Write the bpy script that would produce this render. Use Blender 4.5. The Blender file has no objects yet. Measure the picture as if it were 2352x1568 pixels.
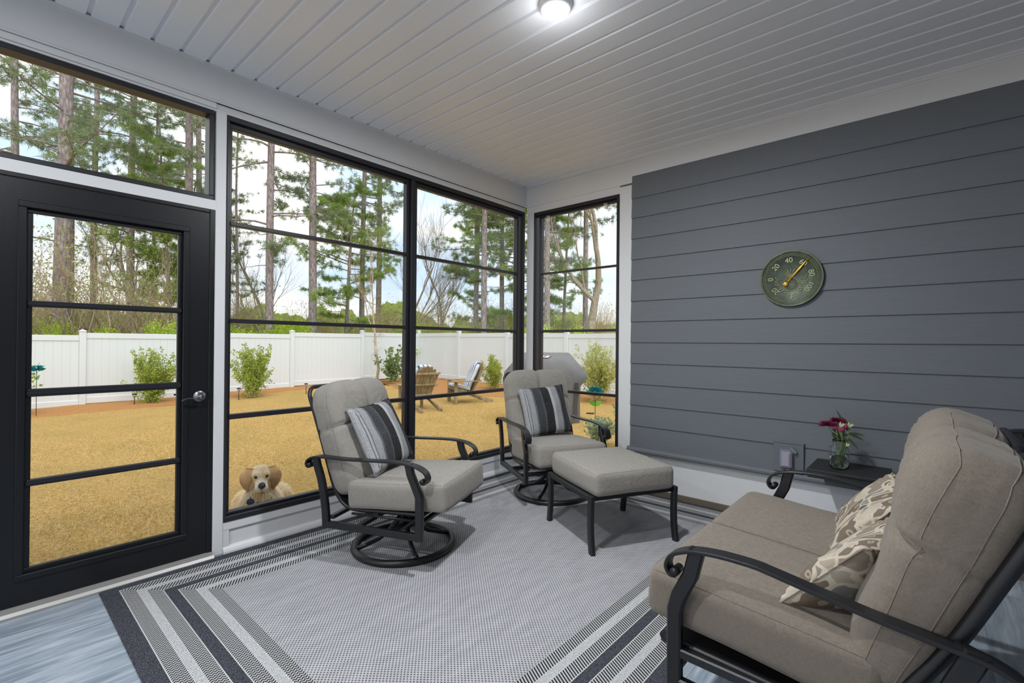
import bpy, math, random
from mathutils import Vector, Matrix, noise
C = bpy.context.scene.collection
PI = math.pi
R = math.radians
scene = bpy.context.scene

# ------------------------------------------------------------------ camera, sky, light
cam_d = bpy.data.cameras.new('camera')
cam = bpy.data.objects.new('camera', cam_d)
C.objects.link(cam)
cam_d.sensor_width = 36.0
cam_d.sensor_fit = 'HORIZONTAL'
cam_d.lens = 16.745
cam_d.clip_start = 0.02
cam_d.clip_end = 400
cam.matrix_world = Matrix(((0.747935, -0.003701, 0.663762, 0.0),
                           (0.663721, -0.008225, -0.747935, 0.0),
                           (0.008228, 0.999959, -0.003695, 1.30),
                           (0, 0, 0, 1)))
scene.camera = cam
scene.view_settings.view_transform = 'Standard'
scene.view_settings.look = 'None'
scene.view_settings.gamma = 1.0
scene.view_settings.use_curve_mapping = False
scene.view_settings.exposure = 0.70


def lin(c):
    if isinstance(c, str):
        c = tuple(int(c[i:i + 2], 16) / 255 for i in (0, 2, 4))
    return tuple((x / 12.92 if x <= .04045 else ((x + .055) / 1.055) ** 2.4) for x in c) + (1.0,)


world = bpy.data.worlds.new('sky')
scene.world = world
world.use_nodes = True
wn = world.node_tree
wn.nodes.clear()


def wnode(t, **k):
    n = wn.nodes.new(t)
    for a, b in k.items():
        setattr(n, a, b)
    return n


tc = wnode('ShaderNodeTexCoord')
mp = wnode('ShaderNodeMapping')
mp.inputs['Scale'].default_value = (1.0, 1.0, 2.6)
nz = wnode('ShaderNodeTexNoise')
nz.inputs['Scale'].default_value = 2.3
nz.inputs['Detail'].default_value = 6
nz.inputs['Roughness'].default_value = .55
cr = wnode('ShaderNodeValToRGB')
cr.color_ramp.elements[0].position = .38
cr.color_ramp.elements[0].color = lin('c3d6ec')
cr.color_ramp.elements[1].position = .60
cr.color_ramp.elements[1].color = lin('fbf8f3')
sx = wnode('ShaderNodeSeparateXYZ')
hr = wnode('ShaderNodeMapRange')
hr.inputs['From Min'].default_value = -.05
hr.inputs['From Max'].default_value = .25
hr.inputs['To Min'].default_value = .8
hr.inputs['To Max'].default_value = 1.0
mul = wnode('ShaderNodeVectorMath', operation='SCALE')
bg = wnode('ShaderNodeBackground')
bg.inputs['Strength'].default_value = .97
wo = wnode('ShaderNodeOutputWorld')
L = wn.links.new
L(tc.outputs['Generated'], mp.inputs['Vector'])
L(mp.outputs['Vector'], nz.inputs['Vector'])
L(nz.outputs['Fac'], cr.inputs['Fac'])
L(tc.outputs['Generated'], sx.inputs[0])
L(sx.outputs['Z'], hr.inputs['Value'])
L(cr.outputs['Color'], mul.inputs[0])
L(hr.outputs['Result'], mul.inputs['Scale'])
L(mul.outputs['Vector'], bg.inputs['Color'])
L(bg.outputs['Background'], wo.inputs['Surface'])

LAMP_W = 31.0
sun_d = bpy.data.lights.new('sun', 'SUN')
sun_d.energy = 1.5
sun_d.angle = R(50)
sun_d.color = (1.0, .95, .87)
sun = bpy.data.objects.new('sun', sun_d)
C.objects.link(sun)
sun.rotation_euler = Vector((.45, -.15, .88)).to_track_quat('Z', 'Y').to_euler()

# ------------------------------------------------------------------ helpers
class MB:
    """collects geometry for one mesh object"""
    def __init__(s):
        s.v = []; s.f = []; s.m = []; s.sm = []

    def add(s, vs, fs, mi=0, smooth=False):
        o = len(s.v)
        s.v.extend([tuple(p) for p in vs])
        for f in fs:
            s.f.append(tuple(i + o for i in f)); s.m.append(mi); s.sm.append(smooth)

    def box(s, x0, x1, y0, y1, z0, z1, mi=0):
        vs = [(x, y, z) for x in (x0, x1) for y in (y0, y1) for z in (z0, z1)]
        s.add(vs, [(0, 1, 3, 2), (4, 6, 7, 5), (0, 4, 5, 1), (2, 3, 7, 6), (0, 2, 6, 4), (1, 5, 7, 3)], mi)

    def obox(s, c, ax, ay, az, mi=0):
        """oriented box: centre and three half-extent vectors"""
        c, ax, ay, az = map(Vector, (c, ax, ay, az))
        vs = [c + ax * i + ay * j + az * k for i in (-1, 1) for j in (-1, 1) for k in (-1, 1)]
        s.add(vs, [(0, 1, 3, 2), (4, 6, 7, 5), (0, 4, 5, 1), (2, 3, 7, 6), (0, 2, 6, 4), (1, 5, 7, 3)], mi)

    def bbox(s, x0, x1, y0, y1, z0, z1, b=.004, mi=0):
        """box with chamfered edges"""
        n = []
        ctr = ((x0 + x1) / 2, (y0 + y1) / 2, (z0 + z1) / 2)
        h = ((x1 - x0) / 2, (y1 - y0) / 2, (z1 - z0) / 2)
        b = min(b, min(h) * .9)
        vs = []; idx = {}
        for sx_ in (-1, 1):
            for sy_ in (-1, 1):
                for sz_ in (-1, 1):
                    for a in range(3):
                        d = [b, b, b]; d[a] = 0
                        idx[(sx_, sy_, sz_, a)] = len(vs)
                        vs.append(tuple(ctr[i] + (sx_, sy_, sz_)[i] * (h[i] - d[i]) for i in range(3)))
        fs = []
        S = (-1, 1)
        for a in range(3):
            for sg in S:
                o = [i for i in range(3) if i != a]
                q = []
                for (p, r_) in ((-1, -1), (1, -1), (1, 1), (-1, 1)):
                    k = [0, 0, 0]; k[a] = sg; k[o[0]] = p; k[o[1]] = r_
                    q.append(idx[(k[0], k[1], k[2], a)])
                fs.append(tuple(q))
        for a in range(3):
            for b_ in range(a + 1, 3):
                c_ = 3 - a - b_
                for sa in S:
                    for sb in S:
                        q = []
                        for (sc, w) in ((-1, a), (1, a), (1, b_), (-1, b_)):
                            k = [0, 0, 0]; k[a] = sa; k[b_] = sb; k[c_] = sc
                            q.append(idx[(k[0], k[1], k[2], w)])
                        fs.append(tuple(q))
        for sx_ in S:
            for sy_ in S:
                for sz_ in S:
                    fs.append(tuple(idx[(sx_, sy_, sz_, a)] for a in range(3)))
        s.add(vs, fs, mi)

    def tube(s, pts, r, n=8, mi=0, closed=False, cap=True, smooth=True, flat=1.0):
        pts = [Vector(p) for p in pts]
        m = len(pts)
        rr = r if isinstance(r, (list, tuple)) else [r] * m
        vs = []
        prev = None
        for i, p in enumerate(pts):
            if closed:
                t = pts[(i + 1) % m] - pts[i - 1]
            else:
                t = pts[min(i + 1, m - 1)] - pts[max(i - 1, 0)]
            if t.length < 1e-9: t = Vector((0, 0, 1))
            t.normalize()
            if prev is None:
                a = Vector((0, 0, 1)) if abs(t.z) < .9 else Vector((1, 0, 0))
                u = t.cross(a).normalized()
            else:
                u = (prev - t * prev.dot(t))
                u = u.normalized() if u.length > 1e-6 else t.orthogonal().normalized()
            prev = u
            w = t.cross(u)
            for k in range(n):
                a = 2 * PI * k / n
                vs.append(p + (u * math.cos(a) + w * math.sin(a) * flat) * rr[i])
        fs = []
        for i in range(m if closed else m - 1):
            j = (i + 1) % m
            for k in range(n):
                k2 = (k + 1) % n
                fs.append((i * n + k, i * n + k2, j * n + k2, j * n + k))
        if cap and not closed:
            fs.append(tuple(range(n - 1, -1, -1)))
            fs.append(tuple((m - 1) * n + k for k in range(n)))
        s.add(vs, fs, mi, smooth)

    def band(s, pts, wdir, w, t, mi=0, b=.18):
        """rectangular bar swept along planar path; wdir = axis across the bar"""
        pts = [Vector(p) for p in pts]
        wd = Vector(wdir).normalized()
        m = len(pts)
        tt = t if isinstance(t, (list, tuple)) else [t] * m
        vs = []
        c = b
        for i, p in enumerate(pts):
            tg = (pts[min(i + 1, m - 1)] - pts[max(i - 1, 0)]).normalized()
            nn = wd.cross(tg).normalized()
            hw = w / 2; ht = tt[i] / 2
            e = min(hw, ht) * c * 2
            for (a, q) in ((hw - e, ht), (-hw + e, ht), (-hw, ht - e), (-hw, -ht + e), (-hw + e, -ht), (hw - e, -ht), (hw, -ht + e), (hw, ht - e)):
                vs.append(p + wd * a + nn * q)
        fs = []
        n = 8
        for i in range(m - 1):
            for k in range(n):
                k2 = (k + 1) % n
                fs.append((i * n + k, (i + 1) * n + k, (i + 1) * n + k2, i * n + k2))
        fs.append(tuple(range(n)))
        fs.append(tuple((m - 1) * n + k for k in range(n - 1, -1, -1)))
        s.add(vs, fs, mi)

    def lathe(s, prof, n=32, mi=0, c=(0, 0, 0), smooth=True, cap=True):
        vs = []
        for r, z in prof:
            for k in range(n):
                a = 2 * PI * k / n
                vs.append((c[0] + r * math.cos(a), c[1] + r * math.sin(a), c[2] + z))
        fs = []
        for i in range(len(prof) - 1):
            for k in range(n):
                k2 = (k + 1) % n
                fs.append((i * n + k, i * n + k2, (i + 1) * n + k2, (i + 1) * n + k))
        if cap:
            fs.append(tuple(range(n - 1, -1, -1)))
            fs.append(tuple((len(prof) - 1) * n + k for k in range(n)))
        s.add(vs, fs, mi, smooth)

    def extrude(s, poly, axis, a0, a1, mi=0, smooth=False):
        """closed polygon in the plane across axis, swept from a0 to a1"""
        def P(q, a):
            return {'x': (a, q[0], q[1]), 'y': (q[0], a, q[1]), 'z': (q[0], q[1], a)}[axis]
        n = len(poly)
        vs = [P(q, a0) for q in poly] + [P(q, a1) for q in poly]
        fs = [(i, (i + 1) % n, n + (i + 1) % n, n + i) for i in range(n)]
        fs += [tuple(range(n - 1, -1, -1)), tuple(range(n, 2 * n))]
        s.add(vs, fs, mi, smooth)

    def tri(s, a, b, c, mi=0):
        s.add((a, b, c), [(0, 1, 2)], mi)

    def mesh(s, name, mats):
        me = bpy.data.meshes.new(name)
        me.from_pydata(s.v, [], s.f)
        if not isinstance(mats, (list, tuple)): mats = [mats]
        for m in mats: me.materials.append(m)
        me.polygons.foreach_set('material_index', s.m)
        me.polygons.foreach_set('use_smooth', s.sm)
        me.update()
        return me

    def build(s, name, mats, parent=None, loc=None, rot=None):
        me = s.mesh(name, mats)
        o = bpy.data.objects.new(name, me)
        C.objects.link(o)
        if parent: o.parent = parent
        if loc is not None: o.location = loc
        if rot is not None: o.rotation_euler = rot
        return o


def tag(o, label=None, cat=None, group=None, kind=None):
    if label: o['label'] = label
    if cat: o['category'] = cat
    if group: o['group'] = group
    if kind: o['kind'] = kind
    return o


def thing(name, label, cat, loc=(0, 0, 0), rz=0, group=None, kind=None):
    o = bpy.data.objects.new(name, None)
    o.empty_display_size = .1
    C.objects.link(o)
    o.location = loc
    o.rotation_euler = (0, 0, rz)
    return tag(o, label, cat, group, kind)


def copy_tree(o, parent=None):
    c = o.copy()
    C.objects.link(c)
    if parent: c.parent = parent
    for ch in [x for x in bpy.data.objects if x.parent == o]:
        copy_tree(ch, c)
    return c


def spline(pts, k=6):
    """catmull-rom through points"""
    P = [Vector(p) for p in pts]
    P = [P[0] * 2 - P[1]] + P + [P[-1] * 2 - P[-2]]
    out = []
    for i in range(1, len(P) - 2):
        a, b, c, d = P[i - 1], P[i], P[i + 1], P[i + 2]
        for j in range(k):
            t = j / k
            out.append(.5 * ((2 * b) + (c - a) * t + (2 * a - 5 * b + 4 * c - d) * t * t + (3 * b - a - 3 * c + d) * t ** 3))
    out.append(P[-2])
    return out


# ------------------------------------------------------------------ materials
class NT:
    def __init__(s, name):
        s.mat = bpy.data.materials.new(name)
        s.mat.use_nodes = True
        s.t = s.mat.node_tree
        s.t.nodes.clear()
        s.out = s.n('ShaderNodeOutputMaterial')

    def n(s, t, **k):
        nd = s.t.nodes.new(t)
        for a, b in k.items():
            if a.startswith('i_'):
                nd.inputs[a[2:].replace('_', ' ')].default_value = b
            else:
                setattr(nd, a, b)
        return nd

    def l(s, a, b): s.t.links.new(a, b)

    def bsdf(s, **k):
        b = s.n('ShaderNodeBsdfPrincipled')
        for a, v in k.items():
            b.inputs[a.replace('_', ' ')].default_value = v
        s.l(b.outputs[0], s.out.inputs['Surface'])
        return b

    def coord(s, kind='Object', scale=(1, 1, 1), rot=(0, 0, 0), loc=(0, 0, 0)):
        t = s.n('ShaderNodeTexCoord')
        m = s.n('ShaderNodeMapping')
        m.inputs['Scale'].default_value = scale
        m.inputs['Rotation'].default_value = rot
        m.inputs['Location'].default_value = loc
        s.l(t.outputs[kind], m.inputs['Vector'])
        return m.outputs['Vector']

    def noise(s, vec, scale, detail=3, rough=.5, out='Fac', dist=0):
        x = s.n('ShaderNodeTexNoise')
        x.inputs['Scale'].default_value = scale
        x.inputs['Detail'].default_value = detail
        x.inputs['Roughness'].default_value = rough
        x.inputs['Distortion'].default_value = dist
        if vec is not None: s.l(vec, x.inputs['Vector'])
        return x.outputs[out]

    def ramp(s, fac, stops, interp='LINEAR'):
        r = s.n('ShaderNodeValToRGB')
        r.color_ramp.interpolation = interp
        e = r.color_ramp.elements
        while len(e) > 1: e.remove(e[-1])
        for i, (p, c) in enumerate(stops):
            x = e[0] if i == 0 else e.new(p)
            x.position = p
            x.color = lin(c) if isinstance(c, str) else (c, c, c, 1)
        s.l(fac, r.inputs['Fac'])
        return r.outputs['Color']

    def math(s, op, a, b=None, c=None):
        m = s.n('ShaderNodeMath', operation=op)
        for i, x in enumerate((a, b, c)):
            if x is None: continue
            if isinstance(x, (int, float)): m.inputs[i].default_value = x
            else: s.l(x, m.inputs[i])
        return m.outputs[0]

    def mix(s, fac, a, b, mode='MIX'):
        m = s.n('ShaderNodeMix', data_type='RGBA', blend_type=mode)
        for i, x in ((0, fac), (6, a), (7, b)):
            if isinstance(x, (int, float)): m.inputs[i].default_value = x
            elif isinstance(x, (tuple, list)): m.inputs[i].default_value = x
            elif isinstance(x, str): m.inputs[i].default_value = lin(x)
            else: s.l(x, m.inputs[i])
        return m.outputs[2]

    def bump(s, h, strength=.3, dist=.01, normal=None):
        b = s.n('ShaderNodeBump')
        b.inputs['Strength'].default_value = strength
        b.inputs['Distance'].default_value = dist
        s.l(h, b.inputs['Height'])
        if normal is not None: s.l(normal, b.inputs['Normal'])
        return b.outputs['Normal']


def plain(name, col, rough=.5, metal=0, var=0, vscale=20, bump=0, bscale=80, spec=.5):
    t = NT(name)
    b = t.bsdf(Roughness=rough, Metallic=metal)
    b.inputs['Specular IOR Level'].default_value = spec
    b.inputs['Base Color'].default_value = lin(col)
    if var or bump:
        v = t.coord()
        if var:
            nf = t.noise(v, vscale, 4)
            c2 = tuple(max(0, x * (1 - var)) for x in lin(col)[:3]) + (1,)
            c1 = tuple(min(1, x * (1 + var)) for x in lin(col)[:3]) + (1,)
            t.l(t.mix(nf, c2, c1), b.inputs['Base Color'])
        if bump:
            t.l(t.bump(t.noise(v, bscale, 3), bump, .004), b.inputs['Normal'])
    return t.mat


def leafmat(name, stops, rough=.6, scale=3.0, trans=.48):
    """foliage: per-leaf colour from position noise, some light through it"""
    t = NT(name)
    g = t.n('ShaderNodeNewGeometry')
    nf = t.noise(g.outputs['Position'], scale, 3)
    wn2 = t.n('ShaderNodeTexWhiteNoise')
    sn = t.n('ShaderNodeVectorMath', operation='SNAP')
    sn.inputs[1].default_value = (.04, .04, .04)
    t.l(g.outputs['Position'], sn.inputs[0]); t.l(sn.outputs[0], wn2.inputs['Vector'])
    f = t.math('ADD', t.math('MULTIPLY', nf, .75), t.math('MULTIPLY', t.math('SUBTRACT', wn2.outputs['Value'], .3), .35))
    col = t.ramp(f, stops)
    d = t.n('ShaderNodeBsdfDiffuse'); t.l(col, d.inputs['Color'])
    tr = t.n('ShaderNodeBsdfTranslucent'); t.l(col, tr.inputs['Color'])
    mx = t.n('ShaderNodeMixShader'); mx.inputs[0].default_value = trans
    t.l(d.outputs[0], mx.inputs[1]); t.l(tr.outputs[0], mx.inputs[2])
    t.l(mx.outputs[0], t.out.inputs['Surface'])
    return t.mat


M = {}
M['white'] = plain('white_trim_paint', 'dadadb', .45, var=.03, vscale=3)
M['ceil'] = plain('white_ceiling_board', 'eeeff4', .38)
M['black'] = plain('black_door_paint', '18191c', .35, bump=.12, bscale=400, spec=.35)
M['blackmetal'] = plain('black_powder_coated_metal', '19191c', .38, metal=.0, bump=.08, bscale=300, spec=.5)
M['sash'] = plain('dark_bronze_sash', '25252a', .38, spec=.4)
M['chrome'] = plain('satin_nickel', 'c9c9c9', .22, metal=1)
M['vinyl'] = plain('white_vinyl_fence', 'dfe6ea', .4, var=.02, vscale=2)
M['gold'] = plain('brass_paint', 'd9a941', .35, metal=.6)
M['graybox'] = plain('grey_plastic', '74777f', .4)
M['tablewood'] = plain('black_laminate', '222224', .5, bump=.1, bscale=120)
M['cover'] = None


def m_siding():
    t = NT('grey_fibre_cement_siding')
    b = t.bsdf(Roughness=.6)
    v = t.coord(scale=(1.2, 1, 26))
    n1 = t.noise(v, 5, 5, .6)
    t.l(t.mix(n1, lin('5f6368'), lin('6a6e74')), b.inputs['Base Color'])
    t.l(t.bump(t.noise(t.coord(scale=(3, 1, 60)), 6, 4, .6), .25, .003), b.inputs['Normal'])
    return t.mat


def m_floor():
    t = NT('grey_vinyl_plank_floor')
    b = t.bsdf(Roughness=.34)
    v = t.coord(rot=(0, 0, R(90)))
    br = t.n('ShaderNodeTexBrick')
    br.offset = .37; br.squash = 1
    br.inputs['Scale'].default_value = 1
    br.inputs['Brick Width'].default_value = 1.2
    br.inputs['Row Height'].default_value = .18
    br.inputs['Mortar Size'].default_value = .0016
    br.inputs['Color1'].default_value = (0, 0, 0, 1)
    br.inputs['Color2'].default_value = (1, 1, 1, 1)
    br.inputs['Mortar'].default_value = (.5, .5, .5, 1)
    t.l(v, br.inputs['Vector'])
    g = t.coord(scale=(14, 1.3, 1))
    add = t.n('ShaderNodeVectorMath', operation='ADD')
    sc = t.n('ShaderNodeVectorMath', operation='SCALE'); sc.inputs['Scale'].default_value = 7
    t.l(br.outputs['Color'], sc.inputs[0]); t.l(g, add.inputs[0]); t.l(sc.outputs[0], add.inputs[1])
    n1 = t.noise(add.outputs[0], 2.2, 6, .62, dist=.6)
    col = t.ramp(n1, [(.28, '6f7a86'), (.45, '8f9aa6'), (.58, 'aab3bd'), (.75, 'bec5cc')])
    col = t.mix(t.math('MULTIPLY', br.outputs['Color'], .25), col, lin('7e8995'))
    col = t.mix(t.math('MULTIPLY', br.outputs['Fac'], .6), col, lin('4a525a'))
    t.l(col, b.inputs['Base Color'])
    t.l(t.bump(n1, .08, .002), b.inputs['Normal'])
    return t.mat


def m_fabric(name, c1, c2, scale=1.0, stretch=(1, 1, 14)):
    t = NT(name)
    b = t.bsdf(Roughness=.9)
    b.inputs['Specular IOR Level'].default_value = .2
    try:
        b.inputs['Sheen Weight'].default_value = .15
    except Exception: pass
    n0 = t.noise(t.coord(scale=stretch), 60 * scale, 4, .6)
    n1 = t.noise(t.coord(scale=(stretch[2], stretch[1], stretch[0])), 60 * scale, 4, .6)
    nn = t.math('MULTIPLY', t.math('ADD', n0, n1), .5)
    col = t.ramp(nn, [(.36, c1), (.62, c2)])
    t.l(col, b.inputs['Base Color'])
    big = t.noise(t.coord(scale=(1, 1, 1)), 7, 4, .55, dist=1.2)
    rid = t.math('ABSOLUTE', t.math('SUBTRACT', big, .5))
    rid = t.math('MINIMUM', t.math('MULTIPLY', rid, 7), 1.0)
    nb = t.bump(rid, .16, .006)
    t.l(t.bump(nn, .35, .003, nb), b.inputs['Normal'])
    return t.mat


def m_rug():
    t = NT('woven_striped_rug')
    b = t.bsdf(Roughness=.95)
    b.inputs['Specular IOR Level'].default_value = .1
    tcn = t.n('ShaderNodeTexCoord')
    sp = t.n('ShaderNodeSeparateXYZ')
    t.l(tcn.outputs['Object'], sp.inputs[0])
    x, y = sp.outputs['X'], sp.outputs['Y']
    dx = t.math('SUBTRACT', RUG[0] / 2, t.math('ABSOLUTE', x))
    dy = t.math('SUBTRACT', RUG[1] / 2, t.math('ABSOLUTE', y))
    d = t.math('MINIMUM', dx, dy)
    isx = t.math('LESS_THAN', dx, dy)      # 1 on the long sides
    dn = t.math('MULTIPLY', d, 2.0)
    # band masks (stops are distance*2)
    q = [(.0, 0), (.146, 1), (.262, 0), (.334, 1), (.45, 0), (.56, 1), (.68, 0), (.76, 1), (.874, 0)]
    zig = t.ramp(dn, [(p, float(c)) for p, c in q], 'CONSTANT')
    dark = t.ramp(dn, [(0, 1.0), (.146, 0.0), (.45, 1.0), (.56, 0.0)], 'CONSTANT')
    light = t.ramp(dn, [(0, 0.0), (.262, 1.0), (.334, 0.0), (.68, 1.0), (.76, 0.0)], 'CONSTANT')
    edge = t.ramp(dn, [(0, 0.0), (.142, 1.0), (.150, 0.0), (.262, 1.0), (.266, 0), (.334, 1.0), (.338, 0.0), (.446, 1.0), (.454, 0.0), (.556, 1.0), (.564, 0.0), (.68, 1.0), (.684, 0.0), (.76, 1.0), (.764, 0.0)], 'CONSTANT')
    # zigzag weave: diagonal chevrons
    wv = lambda a, f: t.math('SINE', t.math('MULTIPLY', a, f))
    zx = t.math('ADD', t.math('MULTIPLY', x, 1.0), t.math('MULTIPLY', t.math('PINGPONG', y, .008), 1.0))
    zy = t.math('ADD', t.math('MULTIPLY', y, 1.0), t.math('MULTIPLY', t.math('PINGPONG', x, .008), 1.0))
    za = t.math('ADD', t.math('MULTIPLY', zx, t.math('SUBTRACT', 1, isx)), t.math('MULTIPLY', zy, isx))
    dg_ = t.math('ADD', y, t.math('MULTIPLY', x, .55))
    za = t.math('ADD', t.math('MULTIPLY', zx, t.math('SUBTRACT', 1, isx)), t.math('MULTIPLY', dg_, isx))
    zz = t.math('GREATER_THAN', wv(za, 2 * PI / .0145), 0.0)
    # centre weave: small dashes
    cw = t.math('MULTIPLY', wv(x, 2 * PI / .020), wv(y, 2 * PI / .017))
    cw = t.math('GREATER_THAN', cw, .22)
    fine = t.noise(t.coord(scale=(1, 6, 1)), 90, 3, .7)
    big = t.noise(t.coord(scale=(1, 5, 1)), 5, 4, .6)
    bigc = t.ramp(t.noise(t.coord(scale=(4, 1, 1)), 5, 6, .7), [(.25, 0.0), (.75, 1.0)])
    ccol = t.mix(cw, t.mix(bigc, 'a9a8ab', 'c2c1c3'), t.mix(bigc, '58585f', '74737a'))
    zcol = t.mix(zz, 'b9b8b8', '2d2d31')
    fs_ = t.ramp(t.noise(t.coord(scale=(1, 3, 1)), 120, 3, .7), [(.38, 0.0), (.62, 1.0)])
    dcol = t.mix(fs_, '1c1c21', '5e5f68')
    lcol = t.mix(fs_, '929397', 'd0d0d0')
    col = t.mix(zig, ccol, zcol)
    col = t.mix(light, col, lcol)
    col = t.mix(dark, col, dcol)
    col = t.mix(edge, col, 'c9c9c8')
    t.l(col, b.inputs['Base Color'])
    h = t.math('ADD', t.math('MULTIPLY', cw, .6), fine)
    t.l(t.bump(h, .5, .003), b.inputs['Normal'])
    return t.mat


RUG = (2.46, 3.48)


def m_stripes(name, stops, freq=1.0, axis=1):
    """stripes across a throw pillow"""
    t = NT(name)
    b = t.bsdf(Roughness=.95)
    b.inputs['Specular IOR Level'].default_value = .1
    tcn = t.n('ShaderNodeTexCoord')
    sp = t.n('ShaderNodeSeparateXYZ')
    t.l(tcn.outputs['Object'], sp.inputs[0])
    a = t.math('ADD', t.math('MULTIPLY', sp.outputs[axis], freq), .5)
    base = t.ramp(a, stops, 'CONSTANT')
    fine = t.noise(t.coord(scale=(1, 4, 1)), 190, 2, .8)
    sep = t.n('ShaderNodeSeparateColor'); t.l(base, sep.inputs[0])
    col = t.mix(.55, base, t.mix(t.math('GREATER_THAN', fine, .52), t.mix(.75, base, '101012'), t.mix(.16, base, 'e8e8e6')))
    t.l(col, b.inputs['Base Color'])
    t.l(t.bump(fine, .5, .002), b.inputs['Normal'])
    return t.mat


def m_paisley():
    t = NT('brown_scroll_print_fabric')
    b = t.bsdf(Roughness=.85)
    v0 = t.coord(scale=(1, 1, 1))
    nzc = t.noise(v0, 5, 2, .5, out='Color')
    ad = t.n('ShaderNodeVectorMath', operation='MULTIPLY_ADD')
    ad.inputs[1].default_value = (.30, .30, .30)
    t.l(nzc, ad.inputs[0]); t.l(v0, ad.inputs[2])
    vo = t.n('ShaderNodeTexVoronoi', feature='DISTANCE_TO_EDGE')
    vo.inputs['Scale'].default_value = 11
    t.l(ad.outputs[0], vo.inputs['Vector'])
    vc = t.n('ShaderNodeTexVoronoi', feature='F1')
    vc.inputs['Scale'].default_value = 11
    t.l(ad.outputs[0], vc.inputs['Vector'])
    sp = t.n('ShaderNodeSeparateColor'); t.l(vc.outputs['Color'], sp.inputs[0])
    cell = t.ramp(sp.outputs[0], [(0, '6e6052'), (.3, '85786a'), (.5, '544a41'), (.62, '9b8f7f'), (.8, '7a7977'), (.92, 'b0a594')], 'CONSTANT')
    rings = t.math('SINE', t.math('MULTIPLY', vc.outputs['Distance'], 11))
    cell = t.mix(t.math('MULTIPLY', t.math('GREATER_THAN', rings, .86), .55), cell, 'b8ad9c')
    line = t.math('LESS_THAN', vo.outputs['Distance'], .085)
    t.l(t.mix(line, cell, 'b8ad9c'), b.inputs['Base Color'])
    t.l(t.bump(t.noise(v0, 300, 2), .2, .001), b.inputs['Normal'])
    return t.mat


def m_lawn():
    t = NT('dormant_tan_grass')
    b = t.bsdf(Roughness=.95)
    b.inputs['Specular IOR Level'].default_value = .1
    v = t.coord()
    f = t.noise(v, 28, 6, .75)
    g = t.noise(v, 1.1, 5, .6)
    col = t.ramp(f, [(.3, '96794a'), (.5, 'c7a363'), (.7, 'e2c487')])
    col = t.mix(t.math('MULTIPLY', t.ramp(g, [(.45, 0.0), (.7, 1.0)]), .35), col, '9c8a52')
    t.l(col, b.inputs['Base Color'])
    t.l(t.bump(f, .9, .04), b.inputs['Normal'])
    return t.mat


def m_glass():
    t = NT('clear_pane')
    tr = t.n('ShaderNodeBsdfTransparent')
    tr.inputs['Color'].default_value = (.97, .98, .98, 1)
    gl = t.n('ShaderNodeBsdfGlossy')
    gl.inputs['Roughness'].default_value = .02
    fr = t.n('ShaderNodeFresnel'); fr.inputs['IOR'].default_value = 1.3
    mx = t.n('ShaderNodeMixShader')
    t.l(fr.outputs[0], mx.inputs[0]); t.l(tr.outputs[0], mx.inputs[1]); t.l(gl.outputs[0], mx.inputs[2])
    t.l(mx.outputs[0], t.out.inputs['Surface'])
    return t.mat


def m_bark(name, c1, c2, sc=1.0):
    t = NT(name)
    b = t.bsdf(Roughness=.95)
    b.inputs['Specular IOR Level'].default_value = .1
    v = t.coord(scale=(1, 1, .22))
    n1 = t.noise(v, 22 * sc, 6, .7)
    vo = t.n('ShaderNodeTexVoronoi', feature='DISTANCE_TO_EDGE'); vo.inputs['Scale'].default_value = 16 * sc
    t.l(v, vo.inputs['Vector'])
    f = t.math('ADD', t.math('MULTIPLY', n1, .8), t.math('MULTIPLY', vo.outputs['Distance'], .8))
    t.l(t.ramp(f, [(.3, c1), (.7, c2)]), b.inputs['Base Color'])
    t.l(t.bump(f, .8, .03), b.inputs['Normal'])
    return t.mat


M['siding'] = m_siding()
M['floor'] = m_floor()
M['fabric'] = m_fabric('grey_taupe_outdoor_fabric', '86817a', '9e9991')
M['fabric_shaded'] = m_fabric('grey_taupe_fabric_shaded', '6d645a', '847a6f')  # chair fabric darkened: the shade on the loveseat is put into its colour
M['glass'] = m_glass()
M['lawn'] = m_lawn()
M['rug'] = m_rug()
M['straw'] = plain('pine_straw', 'a5743f', .95, var=.6, vscale=30, bump=1.0, bscale=45)
M['bark'] = m_bark('pine_bark', '74676a', 'bcb0ae')
M['greybark'] = m_bark('grey_bark', '8a7f72', 'c9bfae', 1.5)
M['palebark'] = m_bark('pale_sapling_bark', 'a3937c', 'd3c6ae', 2)
M['twig'] = plain('bare_twig', 'b8a48c', .9, var=.2)
M['needle'] = leafmat('pine_needles', [(.25, '6f8062'), (.5, '93a475'), (.75, 'b3c08c')], scale=.9)
M['needle2'] = leafmat('young_pine_needles', [(.25, '7f9a4e'), (.5, 'a3bd5c'), (.75, 'c8d87c')], scale=.9)
M['leafyellow'] = leafmat('spring_leaves', [(.25, '9fb63f'), (.5, 'c4dc52'), (.75, 'e2ee86')], scale=.8)
M['leafgreen'] = leafmat('shrub_leaves', [(.25, '7b9440'), (.5, 'b0bf55'), (.75, 'dde080')], scale=6)
M['leafolive'] = leafmat('olive_leaves', [(.25, '9aa05c'), (.5, 'b9bd7c'), (.75, 'd8d8a2')], scale=.8)
M['leafdark'] = leafmat('magnolia_leaves', [(.25, '5f7a48'), (.5, '8fa565'), (.75, 'c4cf98')], scale=8)
M['leafwoods'] = leafmat('far_woods', [(.25, '7d9048'), (.5, 'a9b764'), (.75, 'c6cf88')], scale=.25)
M['leafred'] = leafmat('reddish_new_leaves', [(.25, '93a456'), (.5, 'cdd284'), (.75, 'ecdcb4')], scale=6)
M['leafgrey'] = leafmat('grey_green_leaves', [(.25, '82967a'), (.5, 'a9ba98'), (.75, 'd0dab8')], scale=8)
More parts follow.
